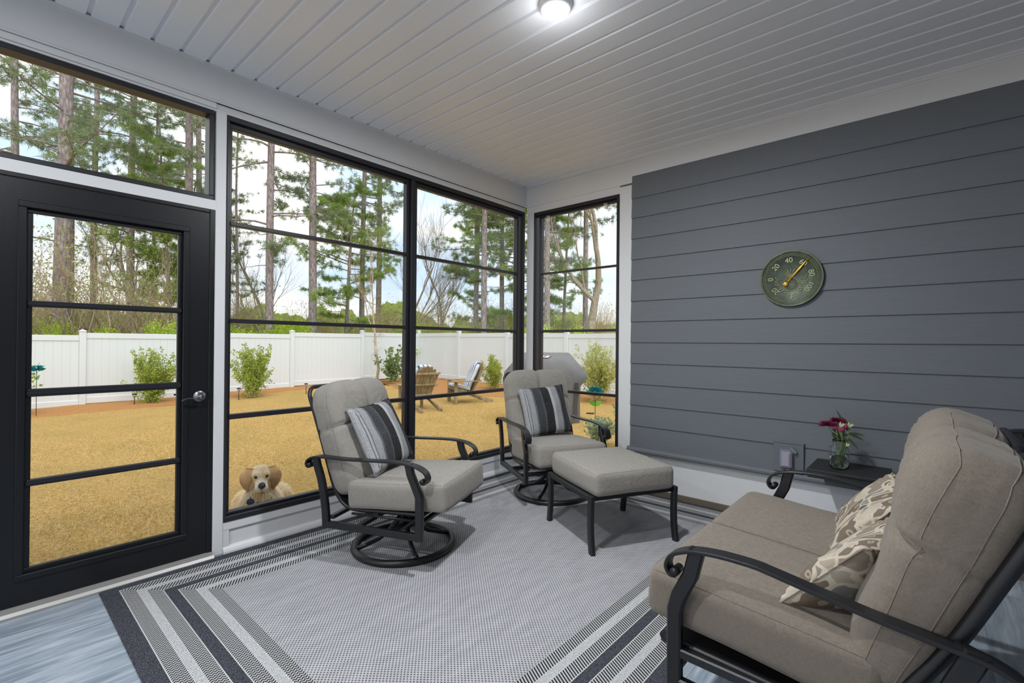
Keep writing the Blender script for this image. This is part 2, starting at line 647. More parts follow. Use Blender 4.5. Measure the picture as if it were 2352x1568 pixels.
# ------------------------------------------------------------------ the room
XA, YB, ZC = -3.243, 3.871, 2.95
XR, YK = 2.2, -3.2          # house wall to the right, open back side
XT = XA - .16               # outer face of the window wall


def struct(name, mb, mats, parent=None):
    o = mb.build(name, mats, parent)
    if parent is None: o['kind'] = 'structure'
    return o


fl = MB(); fl.box(XA - .16, XR + .2, YK - .1, YB + .25, -.12, 0)
struct('floor', fl, M['floor'])

# ceiling: tongue boards with V grooves, one sheet
prof = []
y = .362 - .133 * 28
while y < YB + .1:
    prof += [(y - .005, ZC), (y, ZC + .015), (y + .014, ZC + .015), (y + .020, ZC)]
    y += .133
prof = [p for p in prof if YK - .1 < p[0] < YB + .09]
poly = [(prof[0][0], ZC + .1)] + prof + [(prof[-1][0], ZC + .1)]
ce = MB()
n = len(poly)
for i in range(1, n - 2):
    (y0, z0), (y1, z1) = poly[i], poly[i + 1]
    ce.add([(XA - .05, y0, z0), (XR + .1, y0, z0), (XR + .1, y1, z1), (XA - .05, y1, z1)], [(0, 1, 2, 3)])
ce.box(XA - .05, XR + .1, YK - .1, YB + .1, ZC + .05, ZC + .1)
struct('ceiling', ce, M['ceil'])
rf = MB(); rf.box(XA - .55, XR + .5, YK - .5, YB + .35, ZC + .12, ZC + .3)
struct('trim_1', rf, M['white'])

# wall_left: beam, posts, sill boards, panel
w = MB()
w.box(XT, XA, YK, YB, 2.735, ZC + .05)                       # beam
w.box(XT, XA - .012, YK, YB - .02, 2.684, 2.736)             # band under the beam
w.box(XT + .02, XA - .004, YK, .9549, 2.702, 2.7349)
w.bbox(XT, XA, .955, 1.013, 0, 2.70, .004)                   # post by the door
w.box(XT, XA - .004, YK, .956, 2.088, 2.146)                 # rail over the door
w.box(XT, XA, -.14, -.012, 0, 2.70)                          # post left of the door
w.box(XT, XA - .02, 3.846, YB, 0, 2.70)                      # corner post
w.bbox(XT, XA - .004, 1.013, 3.85, .138, .188, .003)         # sill board
w.box(XT, XA - .018, 1.013, 3.85, 0, .14)                    # panel below
w.box(XA - .03, XA - .006, 1.013, 1.048, 0, .14)
for k in range(1, 24):
    pass
struct('wall_left', w, M['white'])
bb = MB()
bb.extrude([(XA - .02, 0), (XA + .012, 0), (XA + .012, .012), (XA + .004, .028), (XA - .004, .036), (XA - .02, .040)], 'y', 1.013, YB)
struct('baseboard_left', bb, M['white'])
tr_ = MB()
# small bead mouldings around the openings
tr_.extrude([(XA - .012, 2.735), (XA + .006, 2.735), (XA + .010, 2.741), (XA + .006, 2.747), (XA - .012, 2.747)], 'y', YK, YB)
tr_.extrude([(XA - .012, 2.684), (XA + .002, 2.684), (XA + .002, 2.692), (XA - .012, 2.696)], 'y', YK, YB - .02)
struct('trim_2', tr_, M['white'])
# crown line where the boards meet the beam
t3 = MB(); t3.box(XA, XA + .014, YK, YB - .0141, ZC - .016, ZC + .004)
t3.box(XA, XR, YB - .014, YB, ZC - .016, ZC + .004)
struct('trim_3', t3, M['white'])


def frame(mb, x0, x1, y0, y1, z0, z1, w, mi=0, ax='y'):
    """rectangular ring; ax = direction of the wall"""
    for (a0, a1, b0, b1) in ((y0, y1, z0, z0 + w), (y0, y1, z1 - w, z1), (y0, y0 + w, z0 + w, z1 - w), (y1 - w, y1, z0 + w, z1 - w)):
        if ax == 'y': mb.bbox(x0, x1, a0, a1, b0, b1, .003, mi)
        else: mb.bbox(a0, a1, x0, x1, b0, b1, .003, mi)


# ---- door
jm = MB()
for (a0, a1, b0, b1) in ((-.012, .020, .0, 2.088), (.927, .955, .0, 2.088), (.020, .927, 2.066, 2.088)):
    jm.bbox(XT + .02, XA - .002, a0, a1, b0, b1, .003)
door = struct('door_1', jm, M['black'])
sl = MB()
for (a0, a1, b0, b1) in ((.023, .130, .035, 2.063), (.825, .925, .035, 2.063), (.130, .825, 1.962, 2.063), (.130, .825, .035, .148)):
    sl.box(XA - .05, XA - .008, a0, a1, b0, b1)
sl.build('door_slab', M['black'], door)
gf = MB()
frame(gf, XA - .052, XA + .000, .130, .825, .148, 1.962, .030)
frame(gf, XA - .045, XA - .022, .158, .797, .176, 1.934, .024)
gf.build('glazing_frame', M['black'], door)
for z, h in ((1.472, .030), (1.041, .038), (.607, .031)):
    b = MB(); b.bbox(XA - .046, XA - .012, .165, .790, z - h / 2, z + h / 2, .004)
    b.box(XA - .030, XA - .009, .165, .790, z - h * .2, z + h * .2)
    b.build('glazing_bar', M['sash'], door)
g = MB(); g.box(XA - .034, XA - .031, .17, .785, .18, 1.92); g.build('pane', M['glass'], door)
hd = MB()
hc = (XA - .006, .882, .972)
hd.lathe([(.0, 0), (.034, 0), (.034, .004), (.030, .008), (.024, .009), (.022, .013), (.012, .016), (.012, .045), (.0, .045)], 28, cap=False)
mh = plain('dark_nickel', '8b8b90', .28, metal=1)
h1 = hd.build('handle_rose', mh, door, loc=hc, rot=(0, PI / 2, 0)); h1['label'] = 'round satin nickel rose'
hl = MB()
hl.band(spline([(.046, -.014, -.004), (.050, .004, .006), (.050, .012, -.004), (.048, -.004, -.012), (.048, -.03, -.010), (.049, -.055, -.004), (.049, -.08, -.006), (.046, -.100, -.016)], 6), (1, 0, 0), .009, .006)
h2 = hl.build('handle_lever', mh, door, loc=hc); h2['label'] = 'curved satin nickel lever'
hx = MB()
hx.tube(spline([(-.07, -.02, .0), (-.075, -.06, .004), (-.072, -.11, .012)], 5), .005, 8)
h3 = hx.build('outside_lever', M['black'], door, loc=hc)
th = MB()
th.extrude([(XT, 0), (XA + .050, 0), (XA + .050, .012), (XA + .040, .026), (XA - .005, .034), (XT, .034)], 'y', -.012, .953)
struct('trim_4', th, plain('aluminium_threshold', 'a9a7a3', .4, metal=.4))


def window(name, ax, a0, a1, z0, z1, glasses, bars, base, sgn=1):
    """ax 'y' = in the left wall, 'x' = in the far wall; base = room face"""
    def rng(d0, d1):
        if ax == 'y': return (base - d1, base - d0)
        return (base + d0, base + d1)

    def put(mb, d0, d1, p0, p1, q0, q1, b=.003):
        r_ = rng(d0, d1)
        if ax == 'y': mb.bbox(r_[0], r_[1], p0, p1, q0, q1, b)
        else: mb.bbox(p0, p1, r_[0], r_[1], q0, q1, b)
    f = MB()
    fw = .032
    for (p0, p1, q0, q1) in ((a0, a1, z1 - fw, z1), (a0, a1, z0, z0 + fw), (a0, a0 + .014, z0 + fw, z1 - fw), (a1 - .03, a1, z0 + fw, z1 - fw)):
        put(f, -.002, .09, p0, p1, q0, q1)
    for k in range(len(glasses) - 1):
        put(f, .004, .09, glasses[k][1] + .035, glasses[k + 1][0] - .035, z0 + fw, z1 - fw)
    o = struct(name, f, M['sash'])
    for (g0, g1, gz0, gz1) in glasses:
        s = MB()
        for (p0, p1, q0, q1) in ((g0 - .03, g1 + .03, gz1, z1 - fw - .001), (g0 - .03, g1 + .03, z0 + fw + .001, gz0), (g0 - .03, g0, gz0, gz1), (g1, g1 + .03, gz0, gz1)):
            put(s, .028, .075, p0, p1, q0, q1)
        so = s.build('sash_frame', M['sash'], o)
        for (bz, bh) in bars:
            b = MB(); put(b, .022, .065, g0 - .01, g1 + .01, bz - bh / 2, bz + bh / 2)
            b.build('glazing_bar', M['sash'], so)
        q = MB(); put(q, .046, .049, g0 - .005, g1 + .005, gz0 - .005, gz1 + .005, .0003)
        q.build('pane', M['glass'], so)
    return o


window('window_1', 'y', 1.015, 3.846, .190, 2.684, [(1.052, 2.358, .240, 2.620), (2.468, 3.750, .240, 2.612)],
       [(2.028, .025), (1.425, .026), (.828, .031)], XA)
window('window_2', 'x', -3.143, -2.143, .190, 2.664, [(-3.062, -2.176, .240, 2.606)],
       [(2.022, .017), (1.428, .024), (.826, .026)], YB)
tw = MB(); frame(tw, XA - .09, XA - .004, -.05, .946, 2.146, 2.683, .026)
t_o = struct('window_3', tw, M['sash'])
q = MB(); q.box(XA - .05, XA - .047, -.03, .925, 2.16, 2.66); q.build('pane', M['glass'], t_o)

# sash latches at the top of the far window
for i, (x, yy) in enumerate(((-2.97, None), (-2.30, None))):
    mb = MB(); mb.bbox(x - .02, x + .02, YB + .010, YB + .030, 2.598, 2.612, .002)
    o = mb.build('sash_latch', M['chrome'], bpy.data.objects['window_2'])

# wall_far: beam, corner post, post, siding, cap, foundation board
w = MB()
w.box(XA, -2.018, YB, YB + .15, 2.737, ZC + .05)
w.box(XA, -2.144, YB + .008, YB + .15, 2.666, 2.738)
w.box(XA, -3.145, YB + .012, YB + .15, 0, 2.70)
w.bbox(-2.142, -2.018, YB - .004, YB + .15, 0, 2.72, .004)
w.box(-2.018, XR, YB - .008, YB + .15, 2.791, ZC + .05)
w.box(XA, -2.142, YB + .004, YB + .15, 0, .189)
w.box(-2.018, XR, YB + .03, YB + .15, 0, .40)
struct('wall_far', w, M['white'])
laps = [.396 + .1835 * k for k in range(14)]
s = MB()
pr = []
for k in range(12):
    z0 = .402 + .1832 * k
    z1 = .402 + .1832 * (k + 1) if k < 11 else 2.600
    if k == 11: pass
zs = [.396, .588, .768, .952, 1.134, 1.317, 1.500, 1.681, 1.865, 2.048, 2.231, 2.415, 2.590, 2.795]
for z0, z1 in zip(zs[:-1], zs[1:]):
    # each board leans out at its lower edge
    s.add([(-2.0185, YB - .014, z0), (XR, YB - .014, z0), (XR, YB - .003, z1), (-2.0185, YB - .003, z1),
           (-2.0185, YB + .03, z0), (XR, YB + .03, z0), (XR, YB + .03, z1), (-2.0185, YB + .03, z1)],
          [(0, 1, 2, 3), (4, 5, 1, 0), (0, 3, 7, 4), (5, 6, 2, 1)])
s.box(-2.0185, XR, YB + .02, YB + .14, .396, 2.795)
struct('wall_siding', s, M['siding'])
cp = MB()
cp.extrude([(YB + .03, .356), (YB - .030, .356), (YB - .036, .364), (YB - .036, .380), (YB - .026, .392), (YB - .012, .400), (YB + .03, .400)], 'x', -2.04, XR)
struct('trim_5', cp, M['siding'])
sh = MB()
sh.box(-2.0179, XR, YB + .012, YB + .03, .0, .052)
struct('baseboard_far', sh, plain('brown_base_strip', '6b5e52', .6))

# house wall on the right and the open back side (outside the picture, they close the porch)
s = MB(); s.box(XR, XR + .15, YK, YB, 0, ZC)
struct('wall_right', s, M['siding'])
s = MB()
s.box(XA, XR, YK - .15, YK, 2.70, ZC + .05); s.box(XA, XR, YK - .15, YK, 0, .19)
for x in (XA, -1.4, .4, XR - .1):
    s.box(x, x + .1, YK - .15, YK, .19, 2.70)
s.box(XT, XA, YK, YK + .1, .0, 2.70); s.box(XT, XA, YK, -.14, .0, .19); s.box(XT, XA, -1.7, -1.6, .19, 2.70)
struct('wall_back', s, M['white'])


# ---- ceiling lights: round surface lamps; one is in the picture, its unseen twins are added as fill light
def ceiling_lamp(x, y, label, watts):
    t = thing('ceiling_light', label, 'ceiling light', (x, y, ZC), 0, 'round ceiling lamps of the porch')
    b = MB()
    b.lathe([(.0, .0), (.082, .0), (.082, -.006), (.077, -.026), (.069, -.034), (.058, -.035), (.058, -.028), (.0, -.030)], 48, cap=False)
    b.build('lamp_housing', M['white'], t)
    e = MB(); e.lathe([(.0575, -.028), (.0575, -.032), (.0, -.032)], 40, cap=False)
    em = NT('lit_lens'); es = em.n('ShaderNodeEmission'); es.inputs['Color'].default_value = (1, .97, .9, 1); es.inputs['Strength'].default_value = 14
    em.l(es.outputs[0], em.out.inputs['Surface'])
    e.build('lamp_lens', em.mat, t)
    ld = bpy.data.lights.new('ceiling_light', 'AREA'); ld.shape = 'DISK'; ld.size = .11; ld.energy = watts; ld.color = (.93, .97, 1)
    lo = bpy.data.objects.new('lamp_light', ld); C.objects.link(lo); lo.parent = t; lo.location = (0, 0, -.05)
    ld = bpy.data.lights.new('ceiling_light', 'POINT'); ld.shadow_soft_size = .05; ld.energy = watts * .035; ld.color = (.95, .98, 1)
    lo = bpy.data.objects.new('lamp_glow', ld); C.objects.link(lo); lo.parent = t; lo.location = (0, 0, -.14)
    return t


ceiling_lamp(-1.385, 1.86, 'round white lit lamp on the boarded ceiling', LAMP_W)
ceiling_lamp(-1.385, -.25, 'added unseen fill lamp on the ceiling at the glass door end of the porch', LAMP_W * .8)  # this lamp and the next are added out of view to brighten the room
ceiling_lamp(-1.385, -2.2, 'added unseen fill lamp on the ceiling at the back of the porch', LAMP_W * .7)
# ------------------------------------------------------------------ cushions
def sstep(a, b, x):
    t = max(0, min(1, (x - a) / (b - a)))
    return t * t * (3 - 2 * t)


def axis_vals(h, r, n):
    v = [-h, -h + .15 * r, -h + .35 * r, -h + .6 * r]
    m = [-h + r + (2 * h - 2 * r) * i / n for i in range(n + 1)]
    return v + m + [-x for x in reversed(v)]


def cushion(name, mat, hx, hy, hz, r, deform, parent, nx=12, ny=12, nz=8, loc=(0, 0, 0), rot=(0, 0, 0), seams=(), uv=False):
    A = [axis_vals(hx, r, nx), axis_vals(hy, r, ny), axis_vals(hz, r, nz)]
    N = [len(a) - 1 for a in A]
    H_ = (hx, hy, hz)
    idx = {}; vs = []; fs = []

    def mapp(p):
        q = [max(-H_[i] + r, min(H_[i] - r, p[i])) for i in range(3)]
        d = Vector((p[0] - q[0], p[1] - q[1], p[2] - q[2]))
        if d.length > 1e-9: d.normalize()
        w_ = [q[i] + d[i] * r for i in range(3)]
        return deform(*w_)

    def vid(i, j, k):
        key = (i, j, k)
        if key not in idx:
            idx[key] = len(vs)
            vs.append(mapp((A[0][i], A[1][j], A[2][k])))
        return idx[key]
    for a in range(3):
        b, c = [(1, 2), (2, 0), (0, 1)][a]
        for side in (0, N[a]):
            for j in range(N[b]):
                for k in range(N[c]):
                    q = []
                    for (dj, dk) in ((0, 0), (1, 0), (1, 1), (0, 1)):
                        t = [0, 0, 0]; t[a] = side; t[b] = j + dj; t[c] = k + dk
                        q.append(vid(*t))
                    if side == 0: q.reverse()
                    fs.append(tuple(q))
    mb = MB(); mb.add(vs, fs, 0, True)
    o = mb.build(name, mat, parent, loc, rot)
    for kind, off in seams:
        # boxing seam running round the cushion
        mbs = MB()
        pts = []
        if kind == 'z':     # horizontal loop at height off (edge of the top)
            n_ = 26
            ring = [(hx, -hy + 2 * hy * i / n_) for i in range(n_)] + [(hx - 2 * hx * i / n_, hy) for i in range(n_)] + \
                   [(-hx, hy - 2 * hy * i / n_) for i in range(n_)] + [(-hx + 2 * hx * i / n_, -hy) for i in range(n_)]
            pts = [mapp((a, b, off)) for a, b in ring]
        else:               # loop in the y-z plane at depth off
            n_ = 26
            ring = [(hy, -hz + 2 * hz * i / n_) for i in range(n_)] + [(hy - 2 * hy * i / n_, hz) for i in range(n_)] + \
                   [(-hy, hz - 2 * hz * i / n_) for i in range(n_)] + [(-hy + 2 * hy * i / n_, -hz) for i in range(n_)]
            pts = [mapp((off, a, b)) for a, b in ring]
        mbs.tube(pts, .0016, 5, closed=True)
        mbs.build('seam', mat, o)
    return o


def fold(x, c, w): return math.exp(-((x - c) / w) ** 2)


def seat_deform(hx, hy, hz, seed=0, rip=.003):
    def f(x, y, z):
        u, v = x / hx, y / hy
        top = max(0, z / hz)
        z2 = z + .014 * max(0, (1 - u * u)) * max(0, (1 - v * v)) * (1 if z > 0 else .2)
        x2 = x + .008 * (1 - v * v) * u * (1 - (z / hz) ** 2)
        y2 = y + .008 * (1 - u * u) * v * (1 - (z / hz) ** 2)
        # gathered fabric along the side edges
        e = fold(abs(v), .93, .12) * sstep(-.2, .9, z / hz)
        z2 -= rip * e * (.5 + .5 * math.sin(x * 130 + seed + 9 * noise.noise(Vector((x * 6, y * 3, seed)))))
        z2 += .004 * noise.noise(Vector((x * 5, y * 5, z * 5 + seed)))
        return (x2, y2, z2)
    return f


def back_deform(hx, hy, hz, seed=0, tuft=.024, topr=.04, side=True, nz_=.008, wedge=1.0):
    def f(x, y, z):
        u, v, w = x / hx, y / hy, z / hz
        x = x * (wedge + (1 - wedge) * sstep(-1.2, .5, w))
        # shoulders
        k = sstep(.45, 1.0, w)
        y2 = y * (1 - topr * k * k)
        z2 = z - .10 * hz * k * abs(v) ** 8
        y2 *= 1 - .04 * (1 - sstep(-1, -.3, w))
        # pillow top and belly
        puff = (1 - min(1, abs(v)) ** 2.5)
        x2 = x
        if u > 0:
            x2 = x + puff * (.040 * fold(w, .62, .40) + .028 * fold(w, -.55, .42))
            # centre tuft, strong at the top and fading down
            t = sstep(-.15, .25, w)
            x2 -= tuft * fold(y, 0, .016) * t
            x2 -= tuft * .35 * fold(y, 0, .06) * t
            # gathers spreading from the tuft and the shoulders
            x2 += .006 * math.sin(10 * math.atan2(z - .75 * hz, abs(y) - .75 * hy) * 2 + seed) * puff * (1 - min(1, abs(w)) ** 4) * fold(math.hypot(z - .7 * hz, abs(y) - .7 * hy), .07, .07)
            if side: x2 -= .026 * fold(w, .20 + .06 * (1 - abs(v)), .030) * sstep(.35, .8, abs(v))
        else:
            x2 = x - .01 * puff
        x2 += nz_ * noise.noise(Vector((0, y * 7, z * 7 + seed)))
        # creases on the sides
        e = sstep(.75, 1.0, abs(v))
        y2 += math.copysign(1, y) * .004 * e * noise.noise(Vector((x * 9, seed, z * 22)))
        if side: y2 -= math.copysign(1, y) * .010 * e * fold(w, .20, .03)
        # rounded end seam at the very top: centre dip
        z2 -= .007 * fold(y, 0, .03) * sstep(.6, 1, w)
        z2 += .006 * (1 - v * v) * sstep(.5, 1, w)
        return (x2, y2, z2)
    return f


# ------------------------------------------------------------------ cast frames shared by chairs and loveseat
ARM = [(.318, .528), (.334, .526), (.346, .538), (.349, .556), (.335, .585), (.300, .606), (.255, .619),
       (.180, .627), (.080, .627), (-.05, .622), (-.18, .618), (-.29, .619), (-.37, .620), (-.415, .612), (-.445, .594), (-.453, .572), (-.443, .557), (-.430, .556)]


def arm_part(root, lat, dz=0, width=.052, dx=0, slope=0):
    mb = MB()
    pts = [(x + dx, lat, z + dz + slope * min(0, x + dx + .02)) for x, z in spline2(ARM)]
    dzb = slope * (-.434 + dx + .02)
    mb.band(pts, (0, 1, 0), width, .011)
    mb.tube([(.322 + dx, lat - width / 2, .538 + dz), (.322 + dx, lat + width / 2, .538 + dz)], .014, 10)
    mb.tube([(-.434 + dx, lat - width / 2, .568 + dz + dzb), (-.434 + dx, lat + width / 2, .568 + dz + dzb)], .014, 10)
    return mb.build('arm', M['blackmetal'], root)


def spline2(pp, k=5):
    return [(p.x, p.z) for p in spline([(a, 0, b) for a, b in pp], k)]


def side_part(root, lat, dz=0, legs=False, w=.030):
    mb = MB()
    zr = .225
    if legs:
        front = [(.218, 0.0), (.218, .25), (.218, .455), (.206, .50), (.168, .58), (.148, .620 + dz)]
        rear = [(-.400, 0.0), (-.395, .22), (-.40, .37), (-.42, .47), (-.465, .545 + dz), (-.475, .575 + dz)]
        fr = [Vector((x, lat, z)) for x, z in front]
        re = [Vector((x, lat, z)) for x, z in spline2(rear)]
        mb.band([(.218, lat, .325), (-.40, lat, .325)], (0, 1, 0), w * .8, .03)
    else:
        front = [(.298, .205), (.298, .33), (.296, .445), (.272, .50), (.240, .57), (.228, .622)]
        rear = [(-.318, .205), (-.322, .29), (-.335, .38), (-.355, .48), (-.388, .575), (-.394, .615)]
        fr = [Vector((x, lat, z)) for x, z in front]
        re = [Vector((x, lat, z)) for x, z in spline2(rear)]
    mb.band(fr, (0, 1, 0), w, .046)
    mb.band(re, (0, 1, 0), w, .046)
    mb.band([(.30 if not legs else .218, lat, zr), (-.325 if not legs else -.395, lat, zr)], (0, 1, 0), w * .999, .040)
    return mb.build('side_frame', M['blackmetal'], root)


def hoop_part(root, hy, dz=0, base=True, y0=0, sofa=False):
    """sling frame: tube up the back, over the top, and forward under the seat"""
    mb = MB()
    path = []
    side = [(.28, .322), (.05, .314), (-.13, .305), (-.22, .315), (-.28, .36), (-.325, .44), (-.40, .66), (-.47, .86), (-.505, .955)]
    if sofa: side = [(.28, .322), (.05, .316), (-.15, .310), (-.25, .325), (-.31, .38), (-.365, .47), (-.443, .608), (-.515, .77), (-.580, .915)]
    s = spline2(side)
    rad = .06
    xt, zt = side[-1]
    tr = .018 if sofa else .0125
    for x, z in s: path.append((x, y0 - hy, z + dz))
    for k in range(1, 7):
        a = PI / 2 * k / 6
        path.append((xt - .02 * math.sin(a), y0 - hy + rad * (1 - math.cos(a)), zt + dz + rad * math.sin(a)))
    top = path[-1]
    m = [(p[0], 2 * y0 - p[1], p[2]) for p in reversed(path)]
    mb.tube(path + m, tr, 10)
    mb.tube([(.28, y0 - hy, .322 + dz), (.28, y0 + hy, .322 + dz)], .0125, 10)
    o = mb.build('back_frame', M['blackmetal'], root)
    # woven sling stretched in the frame
    sl = MB()
    vs = []
    for x, z in s: vs += [(x + .004, y0 - hy, z + dz), (x + .004, y0 + hy, z + dz)]
    sl.add(vs, [(2 * i, 2 * i + 1, 2 * i + 3, 2 * i + 2) for i in range(len(s) - 1)], 0, True)
    sl.build('sling', M['tablewood'], root)
    return o


def club_chair(loc, rz, label):
    t = thing('swivel_chair', label, 'chair', (loc[0], loc[1], 0), rz, 'swivel armchairs on the rug')
    for s in (-1, 1):
        arm_part(t, .345 * s)
        side_part(t, .345 * s)
    hoop_part(t, .275)
    sf = MB()
    for x in (.262, -.285):
        sf.band([(x, -.34, .268), (x, .34, .268)], (0, 0, 1), .022, .034)
    sf.band([(.12, -.34, .222), (.12, .34, .222)], (0, 0, 1), .022, .04)
    sf.band([(-.12, -.34, .222), (-.12, .34, .222)], (0, 0, 1), .022, .04)
    for s in (-1, 1):
        sf.tube([(.22, .29 * s, .29), (-.18, .29 * s, .285)], .008, 8)
    sf.build('seat_frame', M['blackmetal'], t)
    b = MB()
    ring = [(.305 * math.cos(2 * PI * k / 64), .305 * math.sin(2 * PI * k / 64), .026) for k in range(64)]
    b.tube(ring, .022, 12, closed=True)
    for k in range(4):
        a = PI / 4 + k * PI / 2
        ca, sa = math.cos(a), math.sin(a)
        b.tube([(r_ * ca, r_ * sa, z) for r_, z in ((.02, .200), (.045, .172), (.09, .120), (.16, .075), (.24, .050), (.295, .038))], [.02, .018, .016, .014, .014, .014], 8)
    b.lathe([(0, .12), (.045, .12), (.045, .17), (.032, .185), (.032, .225), (.07, .23), (.07, .245), (0, .245)], 24, cap=False)
    b.box(-.13, .13, -.10, .10, .232, .252)
    b.build('swivel_base', M['blackmetal'], t)
    cushion('seat_cushion', M['fabric'], .325, .298, .084, .034, seat_deform(.325, .298, .084, rz), t, loc=(.105, 0, .412), rot=(0, R(-4), 0), seams=(('z', .084), ('z', -.084)), nx=26, ny=16)
    cushion('back_cushion', M['fabric'], .098, .303, .345, .075, back_deform(.098, .303, .345, rz), t, loc=(-.335, 0, .705), rot=(0, R(-18), 0), seams=(('x', .045), ('x', -.055)), nx=6, ny=40, nz=36)
    return t


chair1 = club_chair((-2.53, 1.829), R(23.6), 'grey cushioned swivel armchair nearer the glazed door, side to the viewer')
chair2 = club_chair((-2.465, 3.305), R(-30), 'grey cushioned swivel armchair in the corner between the windows')


# ---- throw pillows
def throw_pillow(name, label, mat, loc, mat3, w=.44, h=.44, t=.075, group=None, seed=0, squash=0, pinch=.06):
    n = 28
    vs = []; fs = []
    idx = {}
    for side in (1, -1):
        for i in range(n + 1):
            for j in range(n + 1):
                border = i in (0, n) or j in (0, n)
                if side == -1 and border: idx[(side, i, j)] = idx[(1, i, j)]; continue
                u = -1 + 2 * i / n; v = -1 + 2 * j / n
                th = t * (max(0, math.cos(u * PI / 2)) * max(0, math.cos(v * PI / 2))) ** .42
                y = u * w / 2 * (1 - pinch * (1 - v * v)); z = v * h / 2 * (1 - pinch * (1 - u * u))
                z += .02 * squash * (1 - u * u) * v
                x = side * th + .010 * noise.noise(Vector((u * 2, v * 2, seed))) * (1 - max(abs(u), abs(v)) ** 4)
                x += side * .004 * math.sin(18 * math.atan2(abs(v) - 1, abs(u) - 1)) * fold(math.hypot(abs(u) - 1, abs(v) - 1), .25, .2)
                x += squash * .05 * (u * u - .3)
                idx[(side, i, j)] = len(vs); vs.append((x, y, z))
    for side in (1, -1):
        for i in range(n):
            for j in range(n):
                q = [idx[(side, i, j)], idx[(side, i + 1, j)], idx[(side, i + 1, j + 1)], idx[(side, i, j + 1)]]
                if side == -1: q.reverse()
                fs.append(tuple(q))
    mb = MB(); mb.add(vs, fs, 0, True)
    o = mb.build(name, mat)
    o.matrix_world = Matrix.Translation(loc) @ mat3.to_4x4()
    tag(o, label, 'pillow', group)
    ed = MB()
    per = [(1, i, 0) for i in range(n)] + [(1, n, j) for j in range(n)] + [(1, i, n) for i in range(n, 0, -1)] + [(1, 0, j) for j in range(n, 0, -1)]
    ed.tube([vs[idx[k]] for k in per], .0035, 5, closed=True)
    ed.build('piping', mat, o)
    return o


ST = [(0, 'b9babc'), (.09, '6d6e72'), (.105, 'b9babc'), (.13, '77787c'), (.145, 'a9aaad'), (.24, '707176'), (.27, '3a3b41'), (.40, '55565c'),
      (.43, '17171b'), (.60, 'c9cacc'), (.66, 'a5a6a9'), (.78, '6a6b70'), (.80, '2e2f36'), (.88, '44454b'), (.92, '1c1c22')]
ms = m_stripes('grey_black_striped_weave', ST, 1 / .46, 1)


def seat_pose(root, u, lat, z, lean, yaw=0, roll=0):
    a = root.rotation_euler.z
    m = Matrix.Rotation(a + yaw, 3, 'Z') @ Matrix.Rotation(-lean, 3, 'Y') @ Matrix.Rotation(roll, 3, 'X')
    p = Vector((root.location.x, root.location.y, 0)) + Matrix.Rotation(a, 3, 'Z') @ Vector((u, lat, z))
    return p, m


p_, m_ = seat_pose(chair1, -.155, -.02, .705, R(27), R(-3), R(3))
throw_pillow('throw_pillow', 'grey and black striped pillow on the swivel chair nearer the door', ms, p_, m_, group='striped pillows on the swivel chairs', seed=1)
p_, m_ = seat_pose(chair2, -.150, .0, .705, R(22), R(2), R(4))
throw_pillow('throw_pillow', 'grey and black striped pillow on the corner swivel chair', ms, p_, m_, group='striped pillows on the swivel chairs', seed=2)

# ---- ottoman
ot = thing('ottoman', 'grey cushioned square ottoman on four curved black legs', 'ottoman', (-1.69, 2.94, 0), R(-27.5))
f = MB()
for s in (-1, 1):
    f.band([(-.29, .315 * s, .345), (.29, .315 * s, .345)], (0, 1, 0), .03, .034)
    f.band([(.262 * s, -.31, .332), (.262 * s, .31, .332)], (1, 0, 0), .022, .022)
f.box(-.28, .28, -.30, .30, .340, .352)
f.build('frame', M['blackmetal'], ot)
for sx_ in (-1, 1):
    for sy_ in (-1, 1):
        g = MB()
        g.band(spline([(sx_ * .290, sy_ * .315, .362), (sx_ * .284, sy_ * .315, .25), (sx_ * .286, sy_ * .315, .13), (sx_ * .305, sy_ * .315, .0)], 5), (0, 1, 0), .032, .042)
        g.build('leg', M['blackmetal'], ot)
cushion('seat_cushion', M['fabric'], .318, .300, .078, .036, seat_deform(.318, .300, .078, 5, .006), ot, loc=(0, 0, .430), seams=(('z', .078), ('z', -.078)), nx=26, ny=20)

# ---- loveseat
ls = thing('loveseat', 'taupe cushioned loveseat with black curled metal arms', 'sofa', (-.40, 2.115, 0), PI)
for s in (-1, 1):
    arm_part(ls, .622 * s, .043, .05, -.108, .12)
    side_part(ls, .622 * s, .043, True)
for y0 in (-.295, .295):
    hoop_part(ls, .275, .0, True, y0, True)
f = MB()
for x in (.205, -.36):
    f.band([(x, -.62, .30), (x, .62, .30)], (0, 0, 1), .024, .034)
f.build('seat_frame', M['blackmetal'], ls)
for y0 in (-.295, .295):
    cushion('seat_cushion', M['fabric_shaded'], .325, .294, .082, .040, seat_deform(.325, .294, .082, y0, .001), ls, loc=(.012, y0, .443), rot=(0, R(-4.5), 0), seams=(('z', .082), ('z', -.082)), nx=20, ny=14)
    cushion('back_cushion', M['fabric_shaded'], .104, .300, .335, .080, back_deform(.104, .30, .335, 3 + y0, .026, .05, True, .004, .62), ls, loc=(-.392, y0, .722), rot=(0, R(-20), 0), seams=(('x', .055), ('x', -.045)), nx=6, ny=40, nz=36)
mp_ = m_paisley()
p_, m_ = seat_pose(ls, -.200, .262, .592, R(42), R(-9), R(5))
throw_pillow('scatter_pillow', 'brown and cream scroll print pillow at the near end of the loveseat', mp_, p_, m_, .50, .32, .080, 'scroll print pillows on the loveseat', 4, 1)
p_, m_ = seat_pose(ls, -.205, -.262, .600, R(40), R(6), R(-4))
throw_pillow('scatter_pillow', 'brown and cream scroll print pillow by the far arm of the loveseat', mp_, p_, m_, .48, .32, .078, 'scroll print pillows on the loveseat', 7, 1)

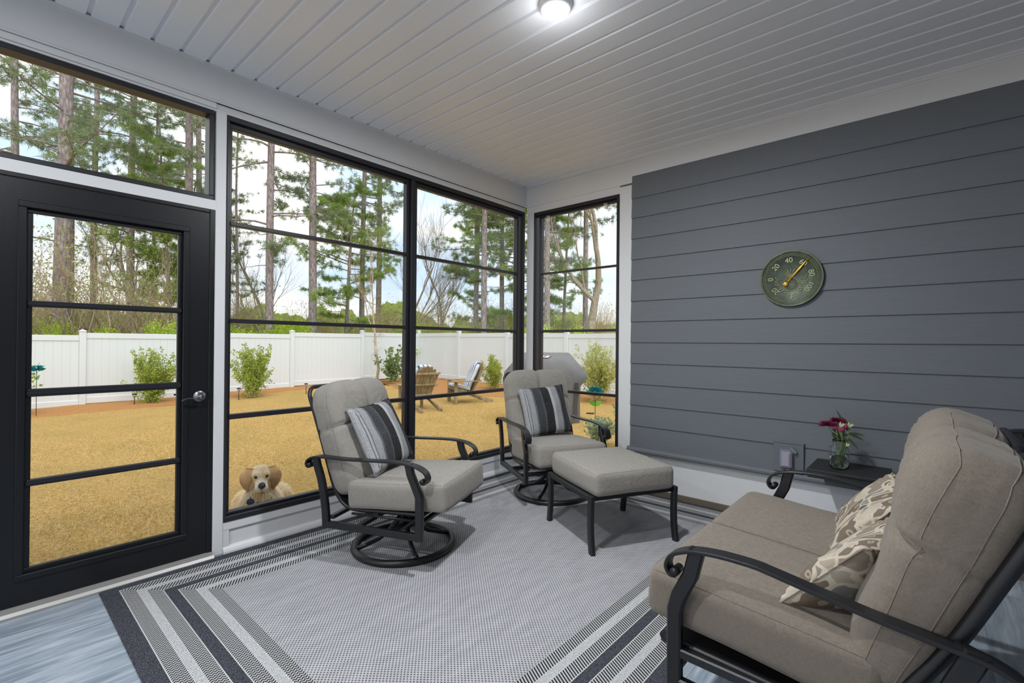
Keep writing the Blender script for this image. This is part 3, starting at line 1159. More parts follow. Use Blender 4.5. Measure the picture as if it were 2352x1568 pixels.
# ---- bar-height chair beside the loveseat (only the tip of an arm is in the picture)
bc = thing('bar_chair', 'tall black metal armchair at the right edge behind the loveseat', 'chair', (.70, 3.02, 0), R(4))
for s in (-1, 1):
    o = arm_part(bc, .27 * s, .29)
    mb = MB()
    for pts in ([(.26, 0), (.26, .45), (.25, .80), (.228, .912)], [(-.33, 0), (-.33, .35), (-.345, .62), (-.365, .77), (-.394, .905)]):
        mb.band([(x, .27 * s, z) for x, z in spline2(pts)], (0, 1, 0), .028, .044)
    mb.band([(.26, .27 * s, .25), (-.33, .27 * s, .25)], (0, 1, 0), .024, .03)
    mb.build('side_frame', M['blackmetal'], bc)
mb = MB()
for x in (-.32, .25):
    mb = MB(); mb.band([(x, -.27, .60), (x, .27, .60)], (0, 0, 1), .02, .03); mb.build('seat_rail', M['blackmetal'], bc)
mb = MB(); mb.band([(.25, -.27, .25), (.25, .27, .25)], (0, 0, 1), .02, .03)
mb.build('footrest', M['blackmetal'], bc)
cushion('seat_cushion', M['fabric_shaded'], .28, .24, .04, .03, seat_deform(.28, .24, .04), bc, loc=(-.03, 0, .65))

# ---- rug
rg = MB()
nx_, ny_ = 30, 40
rg.bbox(-RUG[0] / 2, RUG[0] / 2, -RUG[1] / 2, RUG[1] / 2, 0, .007, .002)
ro = rg.build('rug', M['rug'], loc=(-1.985, 2.17, .0005))
tag(ro, 'grey woven outdoor rug with black and white striped border on the floor', 'rug')

# ---- side table against the far wall
tt = thing('side_table', 'small black table against the grey siding, holding the flowers', 'side table', (-.398, 3.645, 0), 0)
b = MB(); b.bbox(-.200, .200, -.195, .180, .515, .533, .003); b.build('tabletop', M['tablewood'], tt)
b = MB(); b.bbox(-.194, .194, -.189, .174, .482, .5149, .002); b.build('apron', M['tablewood'], tt)
for x, y in ((.180, .155), (.180, -.172)):
    b = MB(); b.bbox(x - .012, x + .012, y - .012, y + .012, .0201, .483, .002); b.build('leg', M['tablewood'], tt)
b = MB(); b.bbox(.165, .195, -.19, .175, 0, .02, .002); b.bbox(-.19, .1649, -.19, -.165, 0, .02, .002); b.bbox(-.19, .1649, .150, .175, 0, .02, .002); b.build('base', M['tablewood'], tt)

# ---- jar of flowers
jx, jy, jz = -.445, 3.60, .5335
gm = NT('jar_glass')
gb = gm.bsdf(Roughness=.03); gb.inputs['Transmission Weight'].default_value = 1.0; gb.inputs['IOR'].default_value = 1.3
gb.inputs['Base Color'].default_value = (.93, .97, .96, 1)
jar = thing('flower_jar', 'clear glass jar half full of water on the small black table', 'jar', (jx, jy, jz), 0)
b = MB()
b.lathe([(.0, .004), (.040, .003), (.050, .010), (.053, .025), (.053, .110), (.049, .128), (.037, .142), (.034, .150), (.036, .153), (.036, .160), (.034, .163), (.036, .166), (.036, .182), (.033, .184), (.033, .150), (.046, .126), (.050, .108), (.050, .026), (.046, .010), (.0, .009)], 40, cap=False)
b.build('jar_glass', gm.mat, jar)
wm = NT('water'); wb = wm.bsdf(Roughness=.0); wb.inputs['Transmission Weight'].default_value = 1.0; wb.inputs['IOR'].default_value = 1.33
b = MB(); b.lathe([(.0, .0102), (.045, .0102), (.0492, .027), (.0492, .085), (.0, .085)], 40, cap=False)
b.build('water', wm.mat, jar)
b = MB()
el = [(.026 * math.cos(a), .0545 * -math.sqrt(max(0, 1 - (.026 * math.cos(a) / .0545) ** 2)), .085 + .014 * math.sin(a)) for a in [2 * PI * k / 24 for k in range(24)]]
b.tube(el, .0012, 5, closed=True)
b.build('embossed_oval', gm.mat, jar)
mstem = plain('green_stem', '6f8a45', .6); mleaf = plain('dark_leaf', '3e4a33', .6, var=.3)
mmag = plain('magenta_petals', '9a2257', .6, var=.3, vscale=60); mbur = plain('burgundy_petals', '7d1f4a', .6, var=.35, vscale=60)
mbud = plain('pale_bud', 'c9cf9c', .6)


def stem(mb, p0, p1, bend=(0, 0, 0), r_=.0022):
    m = [(a + b_) / 2 + c for a, b_, c in zip(p0, p1, bend)]
    mb.tube(spline([p0, m, p1], 5), r_, 6)


def blade(mb, base, d, L_, w_, droop=.0):
    d = Vector(d).normalized(); s_ = d.cross(Vector((.3, .9, .2))).normalized(); b_ = Vector(base)
    P = [b_ + d * (L_ * k / 5) + Vector((0, 0, -droop * (k / 5) ** 2)) for k in range(6)]
    vs = []
    for k, p in enumerate(P):
        ww = w_ * math.sin(PI * min(.98, max(.04, k / 5)) ** .8)
        vs += [p - s_ * ww, p + Vector((0, 0, ww * .3)), p + s_ * ww]
    fs = []
    for k in range(5):
        a = 3 * k
        fs += [(a, a + 1, a + 4, a + 3), (a + 1, a + 2, a + 5, a + 4)]
    mb.add(vs, fs, 0, True)


def flower(kind, label, head, foot, bend=(0, 0, 0), sc=1.0):
    t = thing('cut_flower', label, 'flower', (jx, jy, jz), 0, 'cut flowers in the glass jar')
    st = MB(); stem(st, foot, head, bend, .0026); st.build('stem', mstem, t)
    h = MB(); rnd = random.Random(label)
    hv = Vector(head)
    if kind == 'mum':
        for ring, (tilt, L_, n_) in enumerate(((5, .036, 22), (25, .034, 20), (45, .030, 16), (65, .022, 12), (80, .014, 8))):
            for k in range(n_):
                a = 2 * PI * (k + .5 * (ring % 2)) / n_ + rnd.uniform(-.1, .1)
                e = R(tilt + rnd.uniform(-6, 6))
                blade(h, hv, (math.cos(a) * math.cos(e), math.sin(a) * math.cos(e), math.sin(e)), L_ * sc, .0032 * sc, .006)
        h.build('petals', mbur, t)
    elif kind == 'bud':
        for k in range(6):
            a = 2 * PI * k / 6
            blade(h, hv, (.35 * math.cos(a), .35 * math.sin(a), 1), .026 * sc, .008 * sc)
        h.lathe([(0, 0), (.007 * sc, .003), (.009 * sc, .012 * sc), (.006 * sc, .022 * sc), (0, .026 * sc)], 12, c=tuple(hv), cap=False)
        h.build('petals', mmag, t)
    elif kind == 'pale':
        for k in range(5):
            a = 2 * PI * k / 5
            blade(h, hv, (.5 * math.cos(a) + .4, .5 * math.sin(a), .7), .034 * sc, .006 * sc)
        h.build('petals', mbud, t)
    return t


flower('mum', 'large burgundy spider chrysanthemum at the left of the jar bouquet', (-.055, -.01, .262), (.010, .0, .015), (.01, 0, 0), 1.75)
flower('mum', 'burgundy chrysanthemum at the back of the jar bouquet', (-.010, .020, .288), (-.006, .004, .015), (.0, 0, .0), 1.6)
flower('bud', 'pink bud at the centre front of the jar bouquet', (.016, -.03, .232), (-.012, .0, .015), (.02, 0, 0), 1.1)
flower('bud', 'pink bud at the upper right of the jar bouquet', (.034, -.012, .252), (-.02, .005, .015), (.02, 0, 0), 1.1)
flower('bud', 'small pink bud beside the burgundy flower', (-.012, -.03, .242), (.02, -.01, .015), (.0, 0, 0), .9)
flower('pale', 'pale green opening bud above the pink buds', (.006, -.022, .262), (-.015, .01, .015), (.02, 0, 0))
flower('pale', 'pale green bud pointing right over the jar', (.048, .0, .262), (-.01, -.01, .015), (.02, 0, 0))
flower('pale', 'small white bud drooping at the jar neck', (.040, -.03, .148), (.0, .0, .10), (.02, 0, .02), .7)
rnd_f = random.Random(2)
lf = thing('leaf_sprig', 'dark narrow leaves sticking out of the flower jar', 'leaves', (jx, jy, jz), 0)
b = MB(); stem(b, (.0, .0, .02), (.045, .0, .235), (.012, 0, 0), .0022); stem(b, (.02, .0, .10), (.028, .01, .275), (0, 0, 0), .002)
stem(b, (.012, .01, .02), (.018, .012, .24), (-.03, 0, 0), .0015)
b.build('stem', mstem, lf)
for k in range(26):
    a = rnd_f.uniform(0, 2 * PI); q = rnd_f.uniform(.2, 1)
    b = MB(); blade(b, (.02 * math.cos(a) * q, .02 * math.sin(a) * q, rnd_f.uniform(.17, .235)), (math.cos(a), math.sin(a), rnd_f.uniform(.2, 1.2)), rnd_f.uniform(.025, .05), .006, .004); b.build('leaf', mleaf, lf)
for base, d, L_ in (((.028, .01, .265), (-.42, 0, 1), .125), ((.045, 0, .225), (1, 0, .12), .085), ((.045, 0, .225), (1, .1, -.3), .085), ((.040, 0, .20), (.75, -.1, -.7), .085), ((.028, .0, .24), (.6, 0, .5), .04), ((.0, .02, .21), (-.5, .2, .4), .05)):
    b = MB(); blade(b, base, d, L_, .0085, .012); b.build('leaf', mleaf, lf)

# ---- weatherproof outlet on its siding block
oc = thing('outlet_cover', 'grey weatherproof outlet box on a square block in the siding', 'outlet', (-.775, YB - .012, .505), 0)
b = MB(); b.bbox(-.095, .095, -.016, .012, -.108, .106, .003); b.bbox(-.099, .099, -.020, .012, .098, .110, .002)
b.build('mounting_block', M['siding'], oc)
b = MB(); b.bbox(-.052, .036, -.028, -.015, -.078, .056, .004); b.build('cover_base', M['graybox'], oc)
b = MB(); b.bbox(-.046, .030, -.062, -.027, -.070, .048, .012)
ml = NT('smoky_cover'); lb = ml.bsdf(Roughness=.15); lb.inputs['Base Color'].default_value = lin('8a8c98'); lb.inputs['Specular IOR Level'].default_value = .7
b.build('bubble_cover', ml.mat, oc)
b = MB(); b.bbox(-.030, .014, -.066, -.061, -.055, .034, .002); b.build('cover_window', plain('clear_grey_window', '9d97a6', .2), oc)
b = MB(); b.obox((.036, -.035, .058), (.016, 0, -.016), (0, .008, 0), (.006, 0, .006)); b.build('latch', M['graybox'], oc)
b = MB(); b.tube([(-.008, -.04, -.084), (.02, -.04, -.084)], .007, 8); b.build('cable_port', M['graybox'], oc)

# ---- pineapple thermometer on the siding
tc_ = thing('wall_thermometer', 'round verdigris bronze thermometer with a raised pineapple on the siding', 'thermometer', (-.765, YB - .014, 1.777), 0)
mv = NT('verdigris_bronze'); vb = mv.bsdf(Roughness=.45, Metallic=.35)
vv = mv.coord(); nf = mv.noise(vv, 14, 4)
mv.l(mv.ramp(nf, [(.3, '3b4436'), (.55, '4f594a'), (.75, '5e6a5c')]), vb.inputs['Base Color'])
mv.l(mv.bump(mv.noise(vv, 180, 2), .4, .002), vb.inputs['Normal'])
mr = plain('worn_bronze_relief', '8d8c6c', .4, metal=.45)
RT = .200
b = MB()
# dial built facing +z, then turned to face the room
b.lathe([(0, 0), (RT - .004, 0), (RT, .004), (RT, .018), (RT - .006, .024), (RT - .014, .022), (RT - .020, .015), (0, .015)], 72, cap=False)
rot_t = (R(90), 0, 0)
b.build('dial', mv.mat, tc_, rot=rot_t)
b = MB()
for rr_, w_ in ((RT - .004, .0022), (RT - .024, .0014), (RT - .036, .0014)):
    b.tube([(rr_ * math.cos(2 * PI * k / 72), rr_ * math.sin(2 * PI * k / 72), .0165 if rr_ < RT - .01 else .0235) for k in range(72)], w_, 5, closed=True)
b.build('rim_lines', mr, tc_, rot=rot_t)
b = MB()
for k in range(120):
    a = R(-122 + 90 + 0) + 0
    ang = R(236) - R(292) * k / 119 if False else R(225 + 15) - R(300) * k / 119
    r0 = RT - .035; r1 = RT - .026
    ca, sa = math.cos(ang), math.sin(ang)
    b.tube([(r0 * ca, r0 * sa, .0155), (r1 * ca, r1 * sa, .0155)], .0009, 4)
b.build('scale_ticks', mr, tc_, rot=rot_t)
b = MB()
TH = lambda f: R(96) - R((f - 40) * 2.1)
for fdeg in range(-30, 121, 10):
    b = MB(); ang = TH(fdeg); ca, sa = math.cos(ang), math.sin(ang)
    b.tube([((RT - .052) * ca, (RT - .052) * sa, .016), ((RT - .036) * ca, (RT - .036) * sa, .016)], .0017, 4)
    b.build('degree_mark', mr, tc_, rot=rot_t)


def text3d(s, size, loc, rz, parent, mat, depth=.0022, name='numeral', base_rot=(R(90), 0, 0), extra=None):
    cu = bpy.data.curves.new(name, 'FONT')
    cu.body = s; cu.size = size; cu.extrude = depth; cu.align_x = 'CENTER'; cu.align_y = 'CENTER'; cu.bevel_depth = .0006
    tmp = bpy.data.objects.new(name, cu); C.objects.link(tmp)
    dg = bpy.context.evaluated_depsgraph_get()
    me = bpy.data.meshes.new_from_object(tmp.evaluated_get(dg))
    bpy.data.objects.remove(tmp)
    me.materials.clear(); me.materials.append(mat)
    o = bpy.data.objects.new(name, me); C.objects.link(o)
    o.parent = parent
    o.matrix_local = Matrix.Rotation(R(90), 4, 'X') @ Matrix.Translation(loc) @ Matrix.Rotation(rz, 4, 'Z')
    if extra: o['label'] = extra
    return o


for f_, s_ in ((-20, '20'), (0, '0'), (20, '20'), (40, '40'), (60, '60'), (80, '80'), (100, '100')):
    ang = TH(f_); r_ = .128
    text3d(s_, .050, (r_ * math.cos(ang), r_ * math.sin(ang), .0165), ang - PI / 2, tc_, mr)
text3d('°F', .054, (.0, -.132, .0165), 0, tc_, mr, name='unit_mark')
b = MB()
for k in range(11):       # pineapple body: ellipsoid of little diamonds
    for j in range(11):
        x = (k - 5) * .0092 + (.0046 if j % 2 else 0); z = (j - 5) * .0082
        if (x / .043) ** 2 + (z / .046) ** 2 < .95:
            hh = .010 * math.sqrt(max(0, 1 - (x / .047) ** 2 - (z / .05) ** 2))
            b.add([(x, z - .040, .018 + hh), (x + .0042, z - .040, .015 + hh), (x, z - .040 + .0038, .015 + hh), (x - .0042, z - .040, .015 + hh), (x, z - .040 - .0038, .015 + hh)],
                  [(0, 1, 2), (0, 2, 3), (0, 3, 4), (0, 4, 1)])
b.tube([(.046 * math.cos(2 * PI * k / 40), -.040 + .048 * math.sin(2 * PI * k / 40), .0165) for k in range(40)], .003, 6, closed=True)
for k, a in enumerate((90, 72, 108, 55, 125, 38, 142, 22, 158)):
    L_ = (.075, .07, .07, .06, .06, .048, .048, .036, .036)[k]
    ca, sa = math.cos(R(a)), math.sin(R(a))
    bend = .012 * (1 if a < 90 else -1) * (0 if a == 90 else 1)
    b.tube(spline([(0, .008, .017), (L_ * .5 * ca + bend * .2, .008 + L_ * .55 * sa, .020), (L_ * ca + bend, .008 + L_ * .95 * sa, .017)], 4), [.003, .0034, .0036, .0034, .0034, .003, .0024, .0016, .0008], 5, flat=.5)
for s in (-1, 1):         # scroll leaves either side
    b.tube(spline([(s * .010, -.088, .016), (s * .045, -.080, .017), (s * .075, -.045, .017), (s * .088, -.015, .017), (s * .080, .004, .017)], 5), .0028, 5)
    for (x0, z0, x1, z1, x2, z2) in ((.055, -.068, .072, -.078, .066, -.066), (.066, -.055, .050, -.035, .058, -.028), (.080, -.030, .100, -.022, .098, -.008),
                                     (.074, -.046, .096, -.042, .104, -.030), (.085, -.016, .070, -.004, .062, -.010), (.083, -.004, .098, .012, .092, .016), (.040, -.082, .060, -.092, .070, -.086)):
        b.tube(spline([(s * x0, z0, .016), (s * x1, z1, .018), (s * x2, z2, .016)], 4), [.0030, .0034, .0038, .0036, .0036, .0032, .0026, .0020, .0012], 5, flat=.6)
b.build('pineapple_relief', mr, tc_, rot=rot_t)
b = MB()
na = R(50)
ca, sa = math.cos(na), math.sin(na)
Pn = lambda r_, o_, z: (r_ * ca - o_ * sa, r_ * sa + o_ * ca, z)
b.tube([Pn(-.045, 0, .026), Pn(-.02, 0, .026), Pn(.02, 0, .026), Pn(.06, 0, .026), Pn(.09, 0, .026), Pn(.13, 0, .026), Pn(.185, 0, .026)], [.003, .003, .004, .007, .009, .004, .001], 6, flat=.4)
b.lathe([(0, -.003), (.015, -.002), (.017, 0), (.015, .002), (0, .003)], 20, c=Pn(-.052, 0, .026), cap=False)
b.tube([Pn(-.018, -.010, .026), Pn(-.024, 0, .026), Pn(-.018, .010, .026)], .0025, 5)
b.lathe([(0, 0), (.008, 0), (.008, .012), (0, .014)], 16, c=(0, 0, .017), cap=False)
no = b.build('needle', M['gold'], tc_, rot=rot_t); no['label'] = 'golden pointer'
# ------------------------------------------------------------------ the yard
def ground_z(x, y):
    t = max(0.0, min(1.0, (-3.5 - x) / 12.7))
    return -.27 * (1 - t) + (-.44 + .024 * max(-6, min(14, y))) * t


gm_ = MB()
xs = [-60, -45, -34, -26, -20] + [-16.2 + .6 * i for i in range(22)] + [-3.35]
xs = sorted(set([round(v, 3) for v in xs]))
ys = [-30, -18, -10, -5] + [-3 + .8 * i for i in range(22)] + [18, 25, 40, 60]
V = [(x, y, ground_z(x, y) + (.012 * noise.noise(Vector((x * .8, y * .8, 0))) if x > -16 else .3 * noise.noise(Vector((x * .1, y * .1, 0))) * sstep(-17, -25, x))) for x in xs for y in ys]
ny = len(ys)
gm_.add(V, [(i * ny + j, (i + 1) * ny + j, (i + 1) * ny + j + 1, i * ny + j + 1) for i in range(len(xs) - 1) for j in range(ny - 1)], 0, True)
# the strip north of the house
xs2 = [-3.35, -1, 2, 6, 14, 30]; ys2 = [4.05, 6, 9, 12, 14, 18, 25, 40, 60]
V = [(x, y, -.27) for x in xs2 for y in ys2]
n2 = len(ys2)
gm_.add(V, [(i * n2 + j, (i + 1) * n2 + j, (i + 1) * n2 + j + 1, i * n2 + j + 1) for i in range(len(xs2) - 1) for j in range(n2 - 1)], 0, True)
struct('ground', gm_, M['lawn'])

# concrete edge of the porch
fo = MB(); fo.box(XT - .0, XR + .2, YK - .1, YB + .24, -.6, -.13)
struct('trim_6', fo, plain('concrete_edge', '9a9894', .8, var=.1))

# short standing grass blades near the porch
rnd = random.Random(3)
gb_ = MB()
vs = []; fs = []
for i in range(130000):
    d = 3.45 + 7.5 * rnd.random() ** 1.5
    x = -d
    y = rnd.uniform(.0 * d, .0 * d + 1.15 * d) * 1.0 + rnd.uniform(-.2, .4)
    if math.hypot(x + 3.95, y - 1.5) < .25: continue
    z = ground_z(x, y) - .004
    a = rnd.uniform(0, 2 * PI); h = rnd.uniform(.010, .026); w_ = rnd.uniform(.0010, .0022) * (1 + .12 * d)
    lx, ly = rnd.uniform(-.02, .02), rnd.uniform(-.02, .02)
    o = len(vs)
    vs += [(x - w_ * math.cos(a), y - w_ * math.sin(a), z), (x + w_ * math.cos(a), y + w_ * math.sin(a), z), (x + lx, y + ly, z + h)]
    fs.append((o, o + 1, o + 2))
gb_.add(vs, fs)
tgb = NT('tan_grass_blades')
bb_ = tgb.bsdf(Roughness=.9)
wn3 = tgb.n('ShaderNodeTexWhiteNoise'); ge = tgb.n('ShaderNodeNewGeometry')
tgb.l(ge.outputs['Random Per Island'], bb_.inputs['Roughness'])
tgb.l(tgb.ramp(ge.outputs['Random Per Island'], [(0, 'a38b56'), (.3, 'ccac6c'), (.7, 'e0c489'), (1, 'c2b072')]), bb_.inputs['Base Color'])
bb_.inputs['Specular IOR Level'].default_value = 0
o = gb_.build('grass_blades', tgb.mat)
tag(o, 'short tan dormant grass standing in the yard beyond the windows', 'grass', kind='stuff')

# pine straw bed along both fences
FX, FY = -16.2, 12.35
ms_ = MB()
inner = []
rnd = random.Random(8)
for i in range(60):
    y = -4 + i * (9.6 + 4) / 59
    inner.append((-14.9 + .9 * math.sin(y * .55 + .6) * .5 + .10 * rnd.uniform(-1, 1), y))
crv = [(-14.6, 9.7), (-14.0, 9.55), (-13.2, 9.2), (-12.2, 9.0), (-11.2, 9.1), (-10.4, 9.4), (-9.6, 9.9), (-8.6, 10.3), (-7.6, 10.6), (-6.4, 10.7), (-4, 10.8), (0, 10.8), (5, 10.8)]
inner += [(p.x, p.y) for p in spline([(a, b, 0) for a, b in crv], 5)]
outer = []
for (x, y) in inner:
    outer.append((FX, y) if y < 9.6 and x < -14 else (max(FX, x), FY))
vs = []
for (a, b) in zip(inner, outer):
    for k in range(5):
        t = k / 4
        x = a[0] + (b[0] - a[0]) * t; y = a[1] + (b[1] - a[1]) * t
        vs.append((x, y, ground_z(x, y) + (.0 if k == 0 else .05 + .02 * noise.noise(Vector((x * 2, y * 2, 0))))))
vs_ = len(inner)
ms_.add(vs, [(i * 5 + k, i * 5 + k + 1, (i + 1) * 5 + k + 1, (i + 1) * 5 + k) for i in range(vs_ - 1) for k in range(4)], 0, True)
o = ms_.build('pine_straw_bed', M['straw'])
tag(o, 'rust brown pine straw bed along the foot of the white fence', 'mulch', kind='stuff')


# ---- fences
def fence(name_label, a, b, n, zfun, posts_from=0):
    A_ = Vector((a[0], a[1], 0)); B_ = Vector((b[0], b[1], 0))
    d = (B_ - A_); L_ = d.length; d.normalize(); nrm = Vector((-d.y, d.x, 0))
    root = thing('privacy_fence', name_label, 'fence', (a[0], a[1], 0), math.atan2(d.y, d.x))
    step = L_ / n
    for i in range(n + 1):
        p = A_ + d * step * i
        z = ground_z(p.x, p.y)
        if i >= posts_from:
            m = MB(); x = step * i
            m.bbox(x - .065, x + .065, -.065, .065, z - .05, z + 1.90, .004)
            m.bbox(x - .075, x + .075, -.075, .075, z + 1.90, z + 1.925, .004)
            m.add([(x - .07, -.07, z + 1.925), (x + .07, -.07, z + 1.925), (x + .07, .07, z + 1.925), (x - .07, .07, z + 1.925), (x, 0, z + 1.965)],
                  [(0, 1, 4), (1, 2, 4), (2, 3, 4), (3, 0, 4)])
            m.build('fence_post', M['vinyl'], root)
        if i < n:
            q = A_ + d * step * (i + 1); z2 = ground_z(q.x, q.y); zz = (z + z2) / 2
            m = MB(); x0 = step * i + .066; x1 = step * (i + 1) - .066
            m.bbox(x0, x1, -.028, .028, zz + 1.70, zz + 1.84, .005)
            m.bbox(x0, x1, -.028, .028, zz + .04, zz + .20, .005)
            k = int((x1 - x0) / .15); w_ = (x1 - x0) / k
            for j in range(k):
                xa = x0 + j * w_
                m.bbox(xa + .002, xa + w_ - .002, -.012, .012, zz + .19, zz + 1.71, .004)
            m.box(x0, x1, -.006, .006, zz + .19, zz + 1.71)
            m.build('fence_panel', M['vinyl'], root)
    return root


fence('white vinyl privacy fence across the back of the yard', (FX, -3.46), (FX, FY), 6, None)
fence('white vinyl privacy fence section running along the right side behind the covered grill', (FX, FY), (-1.1, FY), 6, None, 1)


# ---- trees
def rand_unit(r_):
    while True:
        v = Vector((r_.uniform(-1, 1), r_.uniform(-1, 1), r_.uniform(-1, 1)))
        if .05 < v.length < 1: return v.normalized()


def tuft(L_, p, d, r_, size, n, wd):
    """spray of long needles"""
    vs, fs = L_
    for k in range(n):
        q = (d * r_.uniform(.1, 1.0) + rand_unit(r_) * .95)
        q.normalize()
        l_ = size * r_.uniform(.6, 1.1)
        s_ = q.cross(rand_unit(r_)).normalized() * wd
        b = p + rand_unit(r_) * size * .25
        o = len(vs)
        vs += [b - s_, b + s_, b + q * l_ + Vector((0, 0, -.15 * l_))]
        fs.append((o, o + 1, o + 2))


def make_pine(seed, H_, r0, z0, z1, blen, nb, tufts, mat_n, size=.22, nn=34, wd=.0085, droop=.15, lean=.3, crooked=.3):
    """returns (trunk mesh, foliage mesh)"""
    r_ = random.Random(seed)
    t = MB()
    lx, ly = r_.uniform(-lean, lean), r_.uniform(-lean, lean)

    def axis(z):
        k = z / H_
        return Vector((lx * k + .12 * math.sin(z * .35 + seed) * k, ly * k + .12 * math.cos(z * .3 + seed) * k, z))
    pts = [axis(H_ * i / 22) for i in range(23)]
    t.tube(pts, [r0 * (1.15 if i == 0 else 1) * (1 - .72 * (i / 22) ** 1.2) for i in range(23)], 10)
    fv = ([], [])
    for i in range(nb):
        z = z0 + (z1 - z0) * (i + r_.random()) / nb
        k = (z - z0) / (z1 - z0)
        a = r_.uniform(0, 2 * PI)
        Lb = blen * r_.uniform(.55, 1.1) * (.75 + .5 * math.sin(PI * min(1, .15 + k)))
        p = axis(z)
        d = Vector((math.cos(a), math.sin(a), r_.uniform(-.1, .35)))
        seg = 6
        P = [p]
        for s in range(1, seg + 1):
            d = d + Vector((r_.uniform(-1, 1), r_.uniform(-1, 1), r_.uniform(-.6, .6))) * crooked * .5 + Vector((0, 0, -droop * .25 if s < 4 else .12))
            d.normalize()
            P.append(P[-1] + d * Lb / seg)
        t.tube(P, [max(.006, .030 * (Lb / 2.5) * (1 - .8 * s / seg)) for s in range(seg + 1)], 4, cap=False)
        dead = r_.random() < .18 and k < .3
        if dead: continue
        for s in range(2, seg + 1):
            for _ in range(tufts):
                e = rand_unit(r_); e.z *= .4
                q = P[s] + e * Lb * .20 * r_.uniform(.3, 1.1)
                t.tube([P[s], (P[s] + q) / 2 + Vector((0, 0, .03)), q], .006, 3, cap=False)
                tuft(fv, q, (q - P[s] + Vector((0, 0, .2))).normalized(), r_, size, nn, wd)
    f = MB(); f.add(fv[0], fv[1])
    return t.mesh('trunk', M['bark']), f.mesh('foliage', mat_n)


def grow(mb, tips, p, d, L_, r, depth, r_, spread, up, kink=.25, nseg=4, sides=5, kids=(2, 4), shrink=(.6, .8)):
    P = [p]
    for s in range(nseg):
        d = (d + rand_unit(r_) * kink + Vector((0, 0, up))).normalized()
        P.append(P[-1] + d * L_ / nseg)
    mb.tube(P, [r * (1 - .45 * s / nseg) for s in range(nseg + 1)], sides if depth > 1 else 3, cap=False)
    if depth == 0:
        tips.append((P[-1], d)); return
    for k in range(r_.randint(*kids)):
        i = r_.randint(1, nseg)
        e = rand_unit(r_); e = (e - d * e.dot(d)).normalized()
        nd = (d + e * spread * r_.uniform(.6, 1.2)).normalized()
        grow(mb, tips, P[i], nd, L_ * r_.uniform(*shrink), r * (1 - .45 * i / nseg) * .62, depth - 1, r_, spread, up, kink, nseg, sides, kids, shrink)
    grow(mb, tips, P[-1], d, L_ * .75, r * .55, depth - 1, r_, spread, up, kink, nseg, sides, kids, shrink)


def leaf_quad(L_, p, n_, size, r_, asp=.45):
    vs, fs = L_
    d = (n_ + rand_unit(r_) * .9).normalized(); s_ = d.cross(rand_unit(r_)).normalized() * size * asp
    o = len(vs)
    vs += [p, p + d * size * .5 + s_, p + d * size, p + d * size * .5 - s_]
    fs.append((o, o + 1, o + 2, o + 3))


def put_tree(name, label, cat, meshes, loc, rz, sc=1.0, group=None):
    t = thing(name, label, cat, (loc[0], loc[1], ground_z(loc[0], loc[1]) - .05), rz, group)
    t.scale = (sc, sc, sc)
    for nm, me in meshes:
        o = bpy.data.objects.new(nm, me); C.objects.link(o); o.parent = t
    return t


tall = [make_pine(11, 24, .17, 5.5, 15, 2.3, 34, 4, M['needle'], nn=30),
        make_pine(12, 25, .16, 4.2, 15, 2.6, 36, 4, M['needle'], nn=30, droop=.35),
        make_pine(13, 22, .12, 6.0, 14, 1.9, 28, 4, M['needle'], nn=30)]
young = [make_pine(21, 11, .09, 2.2, 10.5, 1.7, 44, 5, M['needle2'], size=.22, nn=32, lean=.6),
         make_pine(22, 8.5, .10, 2.6, 8.3, 2.0, 40, 6, M['needle2'], size=.22, nn=32, lean=.5)]
PG = 'tall pines beyond the fence'
pines = [  # x, y, kind, turn, scale, girth, label
    (-27.52, .98, 1, .3, 1.0, 1.0, 'tall pine with spiky bare branches, leftmost in the high strip window'),
    (-19.9, 1.73, 0, 1.0, 1.0, 1.55, 'thickest tall pine trunk, left of the fence post seen through the door'),
    (-27.14, 2.65, 2, 2.2, 1.1, 1.1, 'tall pine half hidden right behind the thickest trunk'),
    (-26.42, 3.30, 0, 3.1, .9, .75, 'slim tall pine directly above the fence post seen through the door'),
    (-23.99, 4.11, 1, 4.0, 1.0, .85, 'straight tall pine above the shrub seen through the door'),
    (-27.03, 5.43, 2, 5.2, .9, .6, 'thin grey pine near the right edge of the door glass'),
    (-19.98, 5.00, 0, 5.9, 1.0, .75, 'tall pine near the right end of the high strip window'),
    (-24.33, 6.48, 1, .7, 1.0, .8, 'tall pine at the far right end of the high strip window'),
    (-20.81, 6.94, 2, 1.4, .55, 1.0, 'short brownish pine at the left edge of the large window'),
    (-18.27, 7.18, 1, 2.9, 1.0, .82, 'tall straight pine left of centre in the wide pane, behind the fence'),
    (-18.07, 8.69, 0, 3.6, 1.0, .92, 'tall pine with drooping green boughs in the middle of the wide pane'),
    (-18.91, 11.3, 2, 4.4, 1.0, 1.0, 'tall pine trunk just left of the bare sapling'),
    (-20.98, 13.46, 0, 5.5, 1.0, .75, 'slim tall pine behind the bare sapling'),
    (-17.31, 16.72, 1, .2, 1.0, .75, 'reddish slim pine, left of the pair in the narrow pane of the large window'),
    (-14.86, 14.89, 2, 1.9, 1.1, 1.1, 'thicker pine, right of the pair in the narrow pane of the large window'),
    (-16.31, 17.61, 0, 2.6, .9, .75, 'forked pale pine at the right of the narrow pane'),
    (-12.17, 15.94, 1, 3.3, 1.0, .66, 'pine near the left edge of the far wall window'),
    (-12.09, 18.68, 2, 4.9, 1.1, 1.0, 'pine in the middle of the far wall window beside the spreading bare tree'),
]
for (x, y, k, rz, sc, gi, lab) in pines:
    t = put_tree('pine_tree', lab, 'tree', [('trunk', tall[k][0]), ('foliage', tall[k][1])], (x, y), rz, sc, PG)
    for ch in t.children:
        if ch.name.startswith('trunk'):
            pass
    t.scale = (sc * (1 + (gi - 1) * .55), sc * (1 + (gi - 1) * .55), sc)
